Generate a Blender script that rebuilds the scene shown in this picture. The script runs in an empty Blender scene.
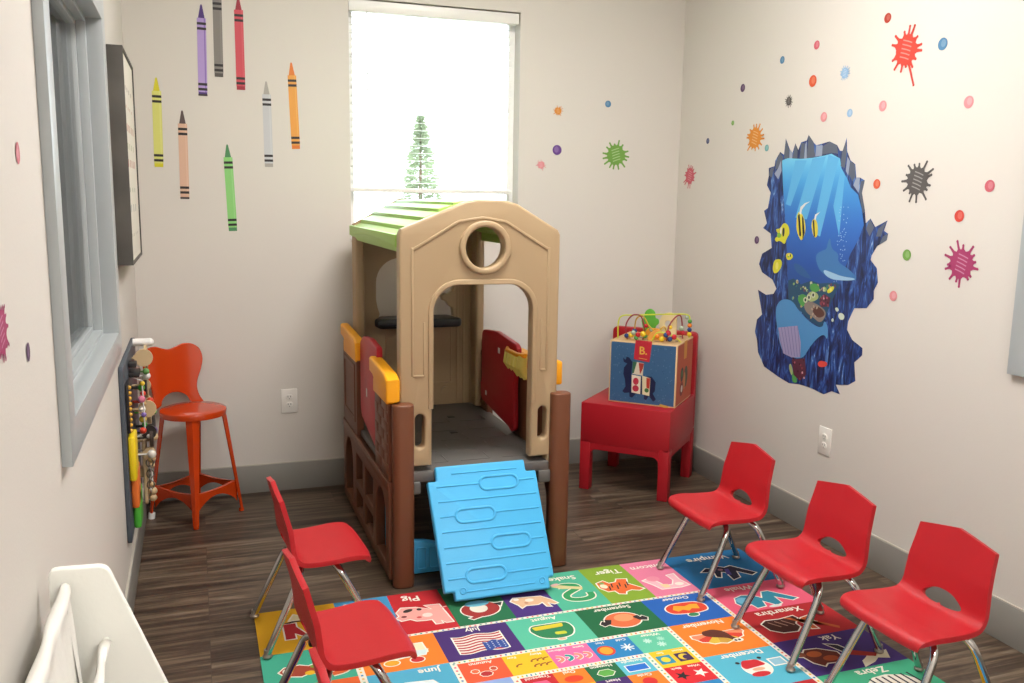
# Playroom with climber playhouse, school chairs and alphabet rug
LAMP, SKY, EXPO, RUGZ = 33.0, 6.0, 0.34, 0.0072
import bpy, bmesh, math, random
from mathutils import Vector, Matrix, Euler
PI = math.pi
random.seed(7)
scene = bpy.context.scene
COL = scene.collection

# ------------------------------------------------------------------ colours / materials
def lin(c):
    c = c / 255.0
    return c / 12.92 if c <= 0.04045 else ((c + 0.055) / 1.055) ** 2.4
def rgb(h):
    if isinstance(h, str):
        h = h.lstrip('#'); h = (int(h[0:2], 16), int(h[2:4], 16), int(h[4:6], 16))
    return (lin(h[0]), lin(h[1]), lin(h[2]), 1.0)
MATS = {}
def mat(name, col, rough=0.5, metal=0.0, bump=0.0, bscale=60.0, var=0.0, spec=0.5, coat=0.0):
    if name in MATS: return MATS[name]
    m = bpy.data.materials.new(name); m.use_nodes = True
    nt = m.node_tree; b = nt.nodes['Principled BSDF']
    b.inputs['Base Color'].default_value = rgb(col)
    b.inputs['Roughness'].default_value = rough
    b.inputs['Metallic'].default_value = metal
    b.inputs['Specular IOR Level'].default_value = spec
    b.inputs['Coat Weight'].default_value = coat
    tc = nt.nodes.new('ShaderNodeTexCoord')
    if bump or var:
        n = nt.nodes.new('ShaderNodeTexNoise'); n.inputs['Scale'].default_value = bscale
        n.inputs['Detail'].default_value = 4
        nt.links.new(tc.outputs['Object'], n.inputs['Vector'])
        if bump:
            bp = nt.nodes.new('ShaderNodeBump'); bp.inputs['Strength'].default_value = bump
            bp.inputs['Distance'].default_value = 0.004
            nt.links.new(n.outputs['Fac'], bp.inputs['Height'])
            nt.links.new(bp.outputs['Normal'], b.inputs['Normal'])
        if var:
            n2 = nt.nodes.new('ShaderNodeTexNoise'); n2.inputs['Scale'].default_value = bscale * 0.2
            nt.links.new(tc.outputs['Object'], n2.inputs['Vector'])
            r = nt.nodes.new('ShaderNodeValToRGB')
            c = rgb(col)
            r.color_ramp.elements[0].position = 0.3; r.color_ramp.elements[1].position = 0.7
            r.color_ramp.elements[0].color = tuple(x * (1 - var) for x in c[:3]) + (1,)
            r.color_ramp.elements[1].color = tuple(min(1, x * (1 + var)) for x in c[:3]) + (1,)
            nt.links.new(n2.outputs['Fac'], r.inputs['Fac'])
            nt.links.new(r.outputs['Color'], b.inputs['Base Color'])
    MATS[name] = m
    return m

def art_mat(name, rough=0.6, bump=0.0):
    m = bpy.data.materials.new(name); m.use_nodes = True
    nt = m.node_tree; b = nt.nodes['Principled BSDF']
    a = nt.nodes.new('ShaderNodeAttribute'); a.attribute_name = 'Col'
    n = nt.nodes.new('ShaderNodeTexNoise'); n.inputs['Scale'].default_value = 900
    tc = nt.nodes.new('ShaderNodeTexCoord'); nt.links.new(tc.outputs['Object'], n.inputs['Vector'])
    mx = nt.nodes.new('ShaderNodeMix'); mx.data_type = 'RGBA'; mx.blend_type = 'MULTIPLY'
    mx.inputs[0].default_value = 0.18
    nt.links.new(a.outputs['Color'], mx.inputs[6]); nt.links.new(n.outputs['Fac'], mx.inputs[7])
    nt.links.new(mx.outputs[2], b.inputs['Base Color'])
    b.inputs['Roughness'].default_value = rough
    return m

# ------------------------------------------------------------------ object helpers
def full(o):
    M = Matrix.Identity(4)
    while o is not None:
        M = o.matrix_basis @ M
        o = o.parent
    return M
def frame(axis='xz', origin=(0, 0, 0)):
    """local (a, b, c) -> world. xz: a=x b=z c=y ; yz: a=y b=z c=x ; xy: a=x b=y c=z"""
    if axis == 'xz': M = Matrix(((1, 0, 0, 0), (0, 0, 1, 0), (0, 1, 0, 0), (0, 0, 0, 1)))
    elif axis == 'yz': M = Matrix(((0, 0, 1, 0), (1, 0, 0, 0), (0, 1, 0, 0), (0, 0, 0, 1)))
    else: M = Matrix.Identity(4)
    return Matrix.Translation(origin) @ M

def arc_pts(cx, cy, r, a0, a1, n=8, ry=None):
    ry = r if ry is None else ry
    return [(cx + r * math.cos(math.radians(a0 + (a1 - a0) * i / n)), cy + ry * math.sin(math.radians(a0 + (a1 - a0) * i / n))) for i in range(n + 1)]
def rrect(x0, y0, x1, y1, r, n=5):
    return (arc_pts(x1 - r, y0 + r, r, -90, 0, n) + arc_pts(x1 - r, y1 - r, r, 0, 90, n)
            + arc_pts(x0 + r, y1 - r, r, 90, 180, n) + arc_pts(x0 + r, y0 + r, r, 180, 270, n))
def ell(cx, cy, rx, ry, n=28, rot=0):
    c, s = math.cos(rot), math.sin(rot); o = []
    for i in range(n):
        a = 2 * PI * i / n; x, y = rx * math.cos(a), ry * math.sin(a)
        o.append((cx + x * c - y * s, cy + x * s + y * c))
    return o
def round_poly(pts, r, n=4):
    out = []; N = len(pts)
    for i in range(N):
        p = Vector(pts[i]); a = Vector(pts[i - 1]); b = Vector(pts[(i + 1) % N])
        da = (a - p); db = (b - p); la, lb = da.length, db.length
        rr = min(r, la * 0.45, lb * 0.45)
        s = p + da.normalized() * rr; e = p + db.normalized() * rr
        for k in range(n + 1):
            t = k / n
            q = s * (1 - t) ** 2 + p * 2 * t * (1 - t) + e * t * t
            out.append((q.x, q.y))
    return out

class MB:
    def __init__(s): s.bm = bmesh.new(); s.mi = 0
    def _merge(s, t, M=None):
        if M is not None: bmesh.ops.transform(t, matrix=M, verts=t.verts)
        for f in t.faces: f.material_index = s.mi; f.smooth = True
        me = bpy.data.meshes.new('tmp'); t.to_mesh(me); t.free()
        s.bm.from_mesh(me); bpy.data.meshes.remove(me)
        return s
    def box(s, lo, hi, bevel=0.0, M=None, seg=2):
        t = bmesh.new(); bmesh.ops.create_cube(t, size=1)
        c = [(lo[i] + hi[i]) / 2 for i in range(3)]; d = [abs(hi[i] - lo[i]) for i in range(3)]
        for v in t.verts: v.co = Vector((c[0] + v.co.x * d[0], c[1] + v.co.y * d[1], c[2] + v.co.z * d[2]))
        if bevel: bmesh.ops.bevel(t, geom=t.edges[:], offset=min(bevel, min(d) * 0.45), segments=seg, affect='EDGES', profile=0.5)
        return s._merge(t, M)
    def cyl(s, p0, p1, r0, r1=None, seg=20, caps=True):
        r1 = r0 if r1 is None else r1
        p0, p1 = Vector(p0), Vector(p1); d = p1 - p0
        t = bmesh.new(); bmesh.ops.create_cone(t, cap_ends=caps, segments=seg, radius1=r0, radius2=r1, depth=d.length)
        q = Vector((0, 0, 1)).rotation_difference(d.normalized()).to_matrix().to_4x4()
        return s._merge(t, Matrix.Translation((p0 + p1) / 2) @ q)
    def sphere(s, c, r, seg=16, sc=(1, 1, 1), M=None):
        t = bmesh.new(); bmesh.ops.create_uvsphere(t, u_segments=seg, v_segments=max(6, seg * 2 // 3), radius=r)
        MM = Matrix.Translation(c) @ Matrix.Diagonal((sc[0], sc[1], sc[2], 1))
        return s._merge(t, (M @ MM) if M is not None else MM)
    def torus(s, c, R, r, M=None, seg=24, ms=8):
        pts = [(c[0] + R * math.cos(2 * PI * i / seg), c[1] + R * math.sin(2 * PI * i / seg), c[2]) for i in range(seg)]
        if M is not None: pts = [M @ Vector(p) for p in pts]
        return s.tube(pts, r, ms, closed=True)
    def tube(s, pts, r, seg=10, closed=False, caps=True):
        pts = [Vector(p) for p in pts]; n = len(pts)
        rs = r if isinstance(r, (list, tuple)) else [r] * n
        t = bmesh.new(); rings = []; prev = None
        for i, p in enumerate(pts):
            if closed: d = pts[(i + 1) % n] - pts[i - 1]
            else: d = pts[min(i + 1, n - 1)] - pts[max(i - 1, 0)]
            d.normalize()
            if prev is None:
                u = d.orthogonal().normalized()
            else:
                u = (prev - d * prev.dot(d)).normalized()
            prev = u; v = d.cross(u)
            rings.append([t.verts.new(p + (u * math.cos(2 * PI * k / seg) + v * math.sin(2 * PI * k / seg)) * rs[i]) for k in range(seg)])
        m = n if closed else n - 1
        for i in range(m):
            a, b = rings[i], rings[(i + 1) % n]
            for k in range(seg): t.faces.new((a[k], a[(k + 1) % seg], b[(k + 1) % seg], b[k]))
        if not closed and caps:
            t.faces.new(rings[0][::-1]); t.faces.new(rings[-1])
        bmesh.ops.recalc_face_normals(t, faces=t.faces)
        return s._merge(t)
    def lathe(s, prof, M=None, seg=28):
        t = bmesh.new(); rings = []
        for (r, z) in prof:
            if r < 1e-6: rings.append([t.verts.new((0, 0, z))])
            else: rings.append([t.verts.new((r * math.cos(2 * PI * k / seg), r * math.sin(2 * PI * k / seg), z)) for k in range(seg)])
        for a, b in zip(rings, rings[1:]):
            for k in range(seg):
                q = [a[k % len(a)], a[(k + 1) % len(a)], b[(k + 1) % len(b)], b[k % len(b)]]
                q = list(dict.fromkeys(q))
                if len(q) > 2: t.faces.new(q)
        bmesh.ops.recalc_face_normals(t, faces=t.faces)
        return s._merge(t, M)
    def flat(s, outer, holes=(), depth=0.02, bevel=0.0, M=None, res=2):
        cu = bpy.data.curves.new('c', 'CURVE'); cu.dimensions = '2D'; cu.fill_mode = 'BOTH'
        cu.extrude = max(0.00001, depth / 2 - bevel); cu.bevel_depth = bevel; cu.bevel_resolution = res; cu.offset = -bevel
        for loop in [outer] + list(holes):
            sp = cu.splines.new('POLY'); sp.points.add(len(loop) - 1)
            for p, q in zip(sp.points, loop): p.co = (q[0], q[1], 0, 1)
            sp.use_cyclic_u = True
        ob = bpy.data.objects.new('c', cu)
        me = bpy.data.meshes.new_from_object(ob)
        t = bmesh.new(); t.from_mesh(me)
        bmesh.ops.remove_doubles(t, verts=t.verts, dist=1e-5)
        if M is not None: bmesh.ops.transform(t, matrix=M, verts=t.verts)
        bmesh.ops.recalc_face_normals(t, faces=t.faces)
        bpy.data.objects.remove(ob); bpy.data.curves.remove(cu); bpy.data.meshes.remove(me)
        return s._merge(t)
    def text(s, body, size, M, depth=0.001, align='CENTER'):
        cu = bpy.data.curves.new('t', 'FONT'); cu.body = body; cu.size = size; cu.align_x = align; cu.align_y = 'CENTER'
        cu.extrude = depth; cu.resolution_u = 3; cu.offset = size * 0.012
        ob = bpy.data.objects.new('t', cu)
        me = bpy.data.meshes.new_from_object(ob)
        t = bmesh.new(); t.from_mesh(me); bmesh.ops.transform(t, matrix=M, verts=t.verts)
        bmesh.ops.recalc_face_normals(t, faces=t.faces)
        bpy.data.objects.remove(ob); bpy.data.curves.remove(cu); bpy.data.meshes.remove(me)
        return s._merge(t)
    def grid(s, fn, nu, nv, closed_u=False):
        t = bmesh.new()
        V = [[t.verts.new(fn(i / nu, j / nv)) for i in range(nu if closed_u else nu + 1)] for j in range(nv + 1)]
        for j in range(nv):
            for i in range(nu):
                i2 = (i + 1) % nu if closed_u else i + 1
                t.faces.new((V[j][i], V[j][i2], V[j + 1][i2], V[j + 1][i]))
        return s._merge(t)
    def build(s, name, mats, parent=None, local=False, sharp=35):
        if not isinstance(mats, (list, tuple)): mats = [mats]
        if parent is not None and not local:
            bmesh.ops.transform(s.bm, matrix=full(parent).inverted(), verts=s.bm.verts)
        lim = math.radians(sharp)
        for e in s.bm.edges:
            if len(e.link_faces) == 2 and e.calc_face_angle(0) > lim: e.smooth = False
        me = bpy.data.meshes.new(name); s.bm.to_mesh(me); s.bm.free()
        for m in mats: me.materials.append(m)
        o = bpy.data.objects.new(name, me); COL.objects.link(o)
        if parent is not None: o.parent = parent
        return o

def tag(o, label=None, cat=None, group=None, kind=None):
    if label: o['label'] = label
    if cat: o['category'] = cat
    if group: o['group'] = group
    if kind: o['kind'] = kind
    return o
def thing(name, label, cat, loc=(0, 0, 0), rz=0.0, group=None):
    o = bpy.data.objects.new(name, None); o.empty_display_size = 0.05
    o.location = loc; o.rotation_euler = (0, 0, rz); COL.objects.link(o)
    return tag(o, label, cat, group)
def struct(o): o['kind'] = 'structure'; return o
def copy_tree(o, parent=None):
    c = o.copy(); COL.objects.link(c); c.parent = parent
    for ch in [x for x in o.children]: copy_tree(ch, c)
    return c

# flat artwork: coloured polygons stacked a hair apart on one surface, one mesh
class Art:
    def __init__(s, M, step=0.00012, base=0.0): s.M = M; s.items = []; s.step = step; s.base = base
    def poly(s, pts, col, layer=1): s.items.append(([tuple(p) for p in pts], col, layer)); return s
    def ell(s, cx, cy, rx, ry, col, layer=1, rot=0, n=24): return s.poly(ell(cx, cy, rx, ry, n, rot), col, layer)
    def line(s, pts, w, col, layer=1):
        pts = [Vector(p) for p in pts]
        L, Rr = [], []
        for i, p in enumerate(pts):
            d = (pts[min(i + 1, len(pts) - 1)] - pts[max(i - 1, 0)]); d.normalize(); nrm = Vector((-d.y, d.x)) * w / 2
            L.append(p + nrm); Rr.append(p - nrm)
        return s.poly([(q.x, q.y) for q in L + Rr[::-1]], col, layer)
    def outline(s, pts, w, layer=1, col='#f4efe2'):
        N = len(pts); A = sum(pts[i - 1][0] * pts[i][1] - pts[i][0] * pts[i - 1][1] for i in range(N))
        sg = 1 if A > 0 else -1; out = []
        for i in range(N):
            a, p, b = Vector(pts[i - 1]), Vector(pts[i]), Vector(pts[(i + 1) % N])
            n1 = (p - a).normalized(); n2 = (b - p).normalized(); t = (n1 + n2)
            t = t.normalized() if t.length > 1e-5 else n1
            k = 1.0 / max(0.55, t.dot(n1)); out.append((p.x + t.y * w * sg * k, p.y - t.x * w * sg * k))
        return s.poly(out, col, layer)
    def text(s, body, size, x, y, col, layer=1, rot=0.0, sx=1.0):
        s.items.append(((body, size, x, y, rot, sx), col, layer)); return s
    def build(s, name, material, parent=None, vcol=None, extra=None):
        bm = bmesh.new(); cl = bm.loops.layers.float_color.new('Col')
        for ix, (g, col, layer) in enumerate(s.items):
            z = s.base + layer * s.step + (ix % 14) * 8e-6; c = rgb(col)
            t = bmesh.new()
            if isinstance(g[0], str):
                cu = bpy.data.curves.new('t', 'FONT'); cu.body = g[0]; cu.size = g[1]; cu.align_x = 'CENTER'; cu.align_y = 'CENTER'
                cu.resolution_u = 2; cu.offset = g[1] * 0.02
                ob = bpy.data.objects.new('t', cu); me = bpy.data.meshes.new_from_object(ob)
                t.from_mesh(me); bpy.data.objects.remove(ob); bpy.data.curves.remove(cu); bpy.data.meshes.remove(me)
                bmesh.ops.transform(t, verts=t.verts, matrix=Matrix.Translation((g[2], g[3], z)) @ Matrix.Rotation(g[4], 4, 'Z') @ Matrix.Diagonal((g[5], 1, 1, 1)))
            else:
                try: t.faces.new([t.verts.new((p[0], p[1], z)) for p in g])
                except ValueError: t.free(); continue
                t.normal_update(); bmesh.ops.triangulate(t, faces=t.faces[:])
            l2 = t.loops.layers.float_color.new('Col')
            for f in t.faces:
                for l in f.loops:
                    l[l2] = c if vcol is None else (vcol(l.vert.co, c, layer) or c)
            me = bpy.data.meshes.new('tmp'); t.to_mesh(me); t.free(); bm.from_mesh(me); bpy.data.meshes.remove(me)
        M = s.M
        if parent is not None: M = full(parent).inverted() @ M
        bmesh.ops.transform(bm, matrix=M, verts=bm.verts)
        me = bpy.data.meshes.new(name); bm.to_mesh(me); bm.free(); me.materials.append(material)
        o = bpy.data.objects.new(name, me); COL.objects.link(o)
        if parent is not None: o.parent = parent
        return o
CRAYONS = [
    ('purple', (0.0779, 2.5187), (0.0709, 2.0796)),
    ('dark grey', (0.1538, 2.6191), (0.1502, 2.1759)),
    ('red', (0.2537, 2.5714), (0.2539, 2.1185)),
    ('yellow', (-0.1438, 2.1587), (-0.1491, 1.7256)),
    ('peach', (-0.0304, 2.0068), (-0.0339, 1.5701)),
    ('green', (0.1774, 1.8489), (0.1923, 1.4105)),
    ('silver grey', (0.3775, 2.1696), (0.3808, 1.7397)),
    ('orange', (0.504, 2.271), (0.5194, 1.8353)),
]
SPLATS = [   # wall, kind, centre along the wall, height, radius, colour
    ('B', 'splat', 1.987, 2.0962, 0.0313, 'orange'),
    ('B', 'dot', 2.3, 2.1504, 0.0192, 'blue'),
    ('B', 'dot', 1.9865, 1.8783, 0.0281, 'purple'),
    ('B', 'splat', 1.8898, 1.791, 0.0310, 'pink'),
    ('B', 'splat', 2.3626, 1.8617, 0.0899, 'green'),
    ('R', 'splat', 4.6924, 1.7475, 0.0716, 'rose'),
    ('R', 'dot', 4.5132, 1.9406, 0.0165, 'navy'),
    ('R', 'dot', 4.2694, 2.0233, 0.0134, 'green'),
    ('R', 'dot', 4.1926, 2.1993, 0.0212, 'plum'),
    ('R', 'dot', 3.8627, 2.2987, 0.0184, 'blue'),
    ('R', 'dot', 3.6046, 2.3317, 0.0204, 'rose'),
    ('R', 'dot', 3.616, 2.1699, 0.0274, 'orange red'),
    ('R', 'splat', 3.7896, 2.0944, 0.0310, 'black'),
    ('R', 'splat', 4.0571, 1.9317, 0.0824, 'orange'),
    ('R', 'dot', 3.9471, 1.8754, 0.0173, 'teal'),
    ('R', 'dot', 3.5186, 1.9968, 0.0226, 'pink'),
    ('R', 'splat', 3.3958, 2.1797, 0.0370, 'light blue'),
    ('R', 'dot', 3.3433, 2.0006, 0.0182, 'light blue'),
    ('R', 'dot', 3.1407, 2.0131, 0.0226, 'pink'),
    ('R', 'dot', 3.1527, 2.3735, 0.0204, 'dark red'),
    ('R', 'splat', 3.0345, 2.2271, 0.0944, 'red'),
    ('R', 'dot', 2.8405, 2.2217, 0.0240, 'blue'),
    ('R', 'dot', 2.6874, 1.9877, 0.0232, 'pink'),
    ('R', 'dot', 3.1392, 1.6862, 0.0210, 'orange red'),
    ('R', 'splat', 2.9102, 1.6961, 0.0865, 'black'),
    ('R', 'dot', 2.554, 1.6734, 0.0225, 'rose'),
    ('R', 'dot', 2.6811, 1.5604, 0.0231, 'red'),
    ('R', 'dot', 2.9324, 1.3942, 0.0232, 'green'),
    ('R', 'dot', 2.9883, 1.2172, 0.0220, 'pink'),
    ('R', 'splat', 2.6496, 1.3778, 0.0873, 'magenta'),
    ('R', 'dot', 3.986, 1.4046, 0.0203, 'plum'),
    ('L', 'splat', 1.5366, 1.3843, 0.0565, 'magenta'),
    ('L', 'dot', 1.7464, 1.3176, 0.0171, 'plum'),
    ('L', 'dot', 1.7823, 1.6642, 0.0194, 'rose'),
]
MURAL = {
    'rock': [
        [(3.9195,1.7738),(3.8725,1.7821),(3.8675,1.8103),(3.8327,1.8511),(3.8004,1.8359),(3.7934,1.9141),(3.7577,1.8617),(3.7333,1.8424),(3.7159,1.8871),(3.6904,1.8542),(3.6724,1.8894),(3.6303,1.8961),(3.619,1.9221),(3.5875,1.8894),(3.5578,1.8703),(3.5308,1.8733),(3.4651,1.8829),(3.4109,1.8631),(3.3887,1.8366),(3.3696,1.8358),(3.3509,1.8936),(3.3418,1.8346),(3.3147,1.7917),(3.2821,1.774),(3.2695,1.7156),(3.2453,1.7152),(3.214,1.7024),(3.2258,1.6489),(3.1996,1.5746),(3.1872,1.517),(3.1602,1.5384),(3.1271,1.5025),(3.057,1.5331),(3.0743,1.4882),(3.0473,1.4772),(3.053,1.4488),(3.1064,1.4216),(3.1363,1.3786),(3.1391,1.359),(3.0979,1.3264),(3.0847,1.2653),(3.1053,1.2276),(3.1013,1.1921),(3.1405,1.1468),(3.2177,1.1375),(3.2508,1.0726),(3.2533,1.0346),(3.215,0.9934),(3.1461,0.9671),(3.1451,0.9349),(3.1906,0.8942),(3.1748,0.8126),(3.2188,0.7847),(3.3003,0.7699),(3.268,0.7311),(3.3248,0.7336),(3.3799,0.707),(3.471,0.7178),(3.5647,0.7189),(3.6444,0.7079),(3.7297,0.7227),(3.855,0.7527),(3.9159,0.8186),(3.9315,0.8819),(3.954,0.9224),(3.9424,0.9898),(3.9005,1.0224),(3.9492,1.1465),(3.8755,1.1273),(3.8157,1.139),(3.7929,1.1676),(3.8317,1.2111),(3.9227,1.2403),(3.9538,1.2807),(3.9319,1.3366),(3.8538,1.3707),(3.8693,1.4426),(3.9372,1.4691),(3.907,1.4945),(3.9379,1.557),(3.9068,1.572),(3.8906,1.6491),(3.9268,1.6877),(3.9155,1.7355)],
    ],
    'water': [
        [(3.8129,1.8084),(3.7682,1.818),(3.6641,1.8107),(3.5654,1.8134),(3.498,1.8196),(3.4457,1.8262),(3.385,1.8026),(3.3713,1.7597),(3.3241,1.708),(3.3017,1.6742),(3.249,1.6406),(3.2175,1.5743),(3.1981,1.5083),(3.2265,1.4402),(3.2688,1.3785),(3.3244,1.2429),(3.3707,1.1525),(3.4285,1.0191),(3.5054,1.0381),(3.6036,1.0857),(3.6884,1.1268),(3.7072,1.2275),(3.7276,1.359),(3.7615,1.5367),(3.7915,1.6772)],
    ],
    'topgrey': [
        [(3.7984,1.8172),(3.7934,1.9141),(3.7602,1.8573),(3.7606,1.8177)],
        [(3.7306,1.8167),(3.7159,1.8871),(3.6943,1.8498),(3.6934,1.8135)],
        [(3.6759,1.8129),(3.6692,1.8865),(3.6431,1.8834),(3.6426,1.8117)],
        [(3.6214,1.8127),(3.619,1.9221),(3.5803,1.8873),(3.559,1.8176)],
        [(3.512,1.8245),(3.5095,1.8636),(3.4649,1.8812),(3.4107,1.8614),(3.4002,1.8244),(3.4462,1.8305)],
        [(3.3774,1.7684),(3.375,1.8276),(3.3553,1.8771),(3.3434,1.8263),(3.3485,1.7591)],
        [(3.3206,1.7332),(3.3143,1.7875),(3.2844,1.7724),(3.2748,1.7198),(3.2921,1.6992)],
        [(3.2438,1.6489),(3.2374,1.6986),(3.214,1.7024),(3.2258,1.6489),(3.1987,1.5664),(3.2096,1.5579)],
        [(3.182,1.4923),(3.1634,1.5358),(3.1327,1.5007),(3.1572,1.4602)],
        [(3.1168,1.462),(3.109,1.495),(3.0601,1.5306),(3.0801,1.4896),(3.0884,1.4633)],
        [(3.0955,1.4263),(3.0771,1.4638),(3.0484,1.4772),(3.053,1.4488)],
        [(3.8631,1.7677),(3.8591,1.8053),(3.8354,1.8466),(3.8071,1.8268),(3.8167,1.7712)],
        [(3.9155,1.7355),(3.9061,1.7687),(3.8751,1.7774),(3.8857,1.7255)],
    ],
    'toplight': [
        [(3.7561,1.8176),(3.7577,1.8617),(3.7333,1.8424),(3.7319,1.8149)],
        [(3.6412,1.8117),(3.6398,1.8788),(3.63,1.8934),(3.6212,1.8109)],
        [(3.559,1.8176),(3.5576,1.8685),(3.5113,1.868),(3.5115,1.8201)],
        [(3.3408,1.7463),(3.3365,1.8092),(3.3167,1.7876),(3.3222,1.7249)],
        [(3.2841,1.6824),(3.2695,1.7156),(3.2451,1.7136),(3.2475,1.6489)],
        [(3.8685,1.7441),(3.84,1.7718),(3.8206,1.8087),(3.8106,1.757),(3.8341,1.7152)],
    ],
    'rays': [
        [(3.7072,1.8049),(3.6202,1.802),(3.721,1.5842),(3.7597,1.593)],
        [(3.5789,1.8094),(3.4841,1.8148),(3.5903,1.5226),(3.678,1.5294)],
        [(3.4651,1.8227),(3.3914,1.8028),(3.4845,1.4454),(3.5414,1.4609)],
        [(3.4066,1.5884),(3.3739,1.7598),(3.3448,1.7253),(3.3527,1.4514)],
    ],
    'seabed': [
        [(3.6884,1.1268),(3.7012,1.2178),(3.6589,1.2318),(3.6007,1.2069),(3.5264,1.2338),(3.4656,1.2248),(3.352,1.2403),(3.3234,1.2335),(3.3707,1.1525),(3.4285,1.0191),(3.5054,1.0381),(3.6036,1.0857)],
    ],
    'coralgreen': [
        [(3.6246,1.1339),(3.596,1.1622),(3.5569,1.1614),(3.531,1.1344),(3.5731,1.0944)],
        [(3.5384,1.203),(3.5102,1.2235),(3.4722,1.2173),(3.4551,1.1966),(3.4903,1.1783),(3.5212,1.1849)],
        [(3.623,0.7383),(3.613,0.7974),(3.593,0.7598),(3.573,0.7224),(3.6126,0.7165)],
    ],
    'corallime': [
        [(3.5564,1.1564),(3.5212,1.1849),(3.4755,1.1798),(3.4582,1.1573),(3.5004,1.1329),(3.5386,1.1335)],
        [(3.653,0.79),(3.6391,0.8134),(3.6157,0.7762),(3.6236,0.7435)],
    ],
    'coralred': [
        [(3.4577,1.1524),(3.4241,1.1804),(3.3793,1.166),(3.3893,1.1264),(3.439,1.1156)],
        [(3.6327,0.8302),(3.5317,0.8531),(3.5156,0.7748),(3.5585,0.7356),(3.6088,0.7567)],
    ],
    'turtle': [
        [(3.5721,1.1146),(3.5312,1.1363),(3.4698,1.1266),(3.4086,1.1047),(3.4026,1.0763),(3.4379,1.0374),(3.4926,1.0597),(3.548,1.0775)],
    ],
    'turtleshell': [
        [(3.5117,1.0969),(3.469,1.1198),(3.4152,1.099),(3.4126,1.075),(3.4624,1.0587)],
    ],
    'yellowfish': [
        [(3.8277,1.3057),(3.8,1.318),(3.7662,1.3173),(3.7551,1.2903),(3.7847,1.2517),(3.8176,1.2406),(3.8337,1.2634)],
        [(3.4113,1.1962),(3.3781,1.2206),(3.3569,1.2208),(3.3646,1.201),(3.3954,1.1825)],
        [(3.793,1.4696),(3.7657,1.5036),(3.7262,1.4908),(3.7113,1.4492),(3.7345,1.4247),(3.7462,1.3911),(3.7871,1.4127),(3.8173,1.4016),(3.835,1.42),(3.7973,1.4361),(3.8321,1.4681)],
        [(3.7342,1.3491),(3.697,1.3562),(3.6701,1.342),(3.6888,1.321),(3.7233,1.3186)],
    ],
    'angel': [
        [(3.6653,1.5482),(3.6405,1.5624),(3.6045,1.5222),(3.5888,1.4681),(3.6146,1.4138),(3.6419,1.4383),(3.6648,1.4743)],
        [(3.5541,1.5145),(3.5283,1.5332),(3.5039,1.4982),(3.5008,1.4447),(3.5248,1.4364),(3.5451,1.4698)],
    ],
    'angelfin': [
        [(3.6478,1.5485),(3.6425,1.5807),(3.6128,1.5992),(3.5713,1.6087),(3.605,1.593),(3.6309,1.5672),(3.6328,1.5443)],
        [(3.5343,1.5241),(3.5298,1.5466),(3.4942,1.5607),(3.5194,1.5406),(3.5227,1.5199)],
    ],
    'angelstripe': [
        [(3.657,1.5391),(3.6449,1.5486),(3.6216,1.4392),(3.6366,1.4432)],
        [(3.6266,1.5399),(3.6136,1.5265),(3.5977,1.4586),(3.6087,1.4261)],
        [(3.543,1.5149),(3.5343,1.5241),(3.5187,1.4439),(3.5281,1.4416)],
    ],
    'dolphin': [
        [(3.5095,1.3588),(3.4573,1.3827),(3.4309,1.3878),(3.4253,1.4217),(3.411,1.4487),(3.3982,1.3923),(3.3441,1.3738),(3.3485,1.335),(3.2774,1.3123),(3.2105,1.2737),(3.2315,1.2608),(3.3118,1.2534),(3.3815,1.2518),(3.4567,1.2789),(3.4896,1.3102)],
    ],
    'dolphinbelly': [
        [(3.4438,1.2944),(3.3851,1.2848),(3.3138,1.272),(3.2194,1.2711),(3.2381,1.2602),(3.3118,1.2534),(3.3815,1.2518),(3.434,1.2712)],
    ],
    'dolphin2': [
        [(3.6717,1.3067),(3.6269,1.3049),(3.586,1.2881),(3.5528,1.266),(3.5228,1.242),(3.5501,1.2415),(3.6055,1.2516),(3.6468,1.2682)],
    ],
    'sponge': [
        [(3.7866,1.0738),(3.7535,1.1143),(3.6965,1.1259),(3.6467,1.1161),(3.6114,1.0847),(3.5043,1.0283),(3.4207,1.0153),(3.411,1.0606),(3.3783,1.0263),(3.3786,0.963),(3.4037,0.9934),(3.4525,0.9663),(3.5067,0.9078),(3.544,0.8509),(3.6176,0.8401),(3.7007,0.8497),(3.7397,0.9012),(3.7757,1.0014)],
    ],
    'sponge2': [
        [(3.7556,0.9726),(3.6029,1.0045),(3.571,0.9278),(3.5661,0.8521),(3.6338,0.8403),(3.7007,0.8497),(3.7353,0.9072)],
    ],
    'redfish': [
        [(3.4393,0.8445),(3.419,0.863),(3.3896,0.8633),(3.3676,0.8623),(3.3686,0.8445),(3.3939,0.8359),(3.4229,0.8305)],
    ],
    'whitefish': [
        [(3.3219,1.0935),(3.3026,1.1083),(3.274,1.0977),(3.2784,1.0764),(3.3056,1.0728)],
        [(3.3461,1.1219),(3.3285,1.1288),(3.3132,1.1164),(3.3301,1.1048)],
        [(3.3641,1.0669),(3.3509,1.0763),(3.3437,1.0619),(3.3572,1.0553)],
    ],
}
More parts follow.
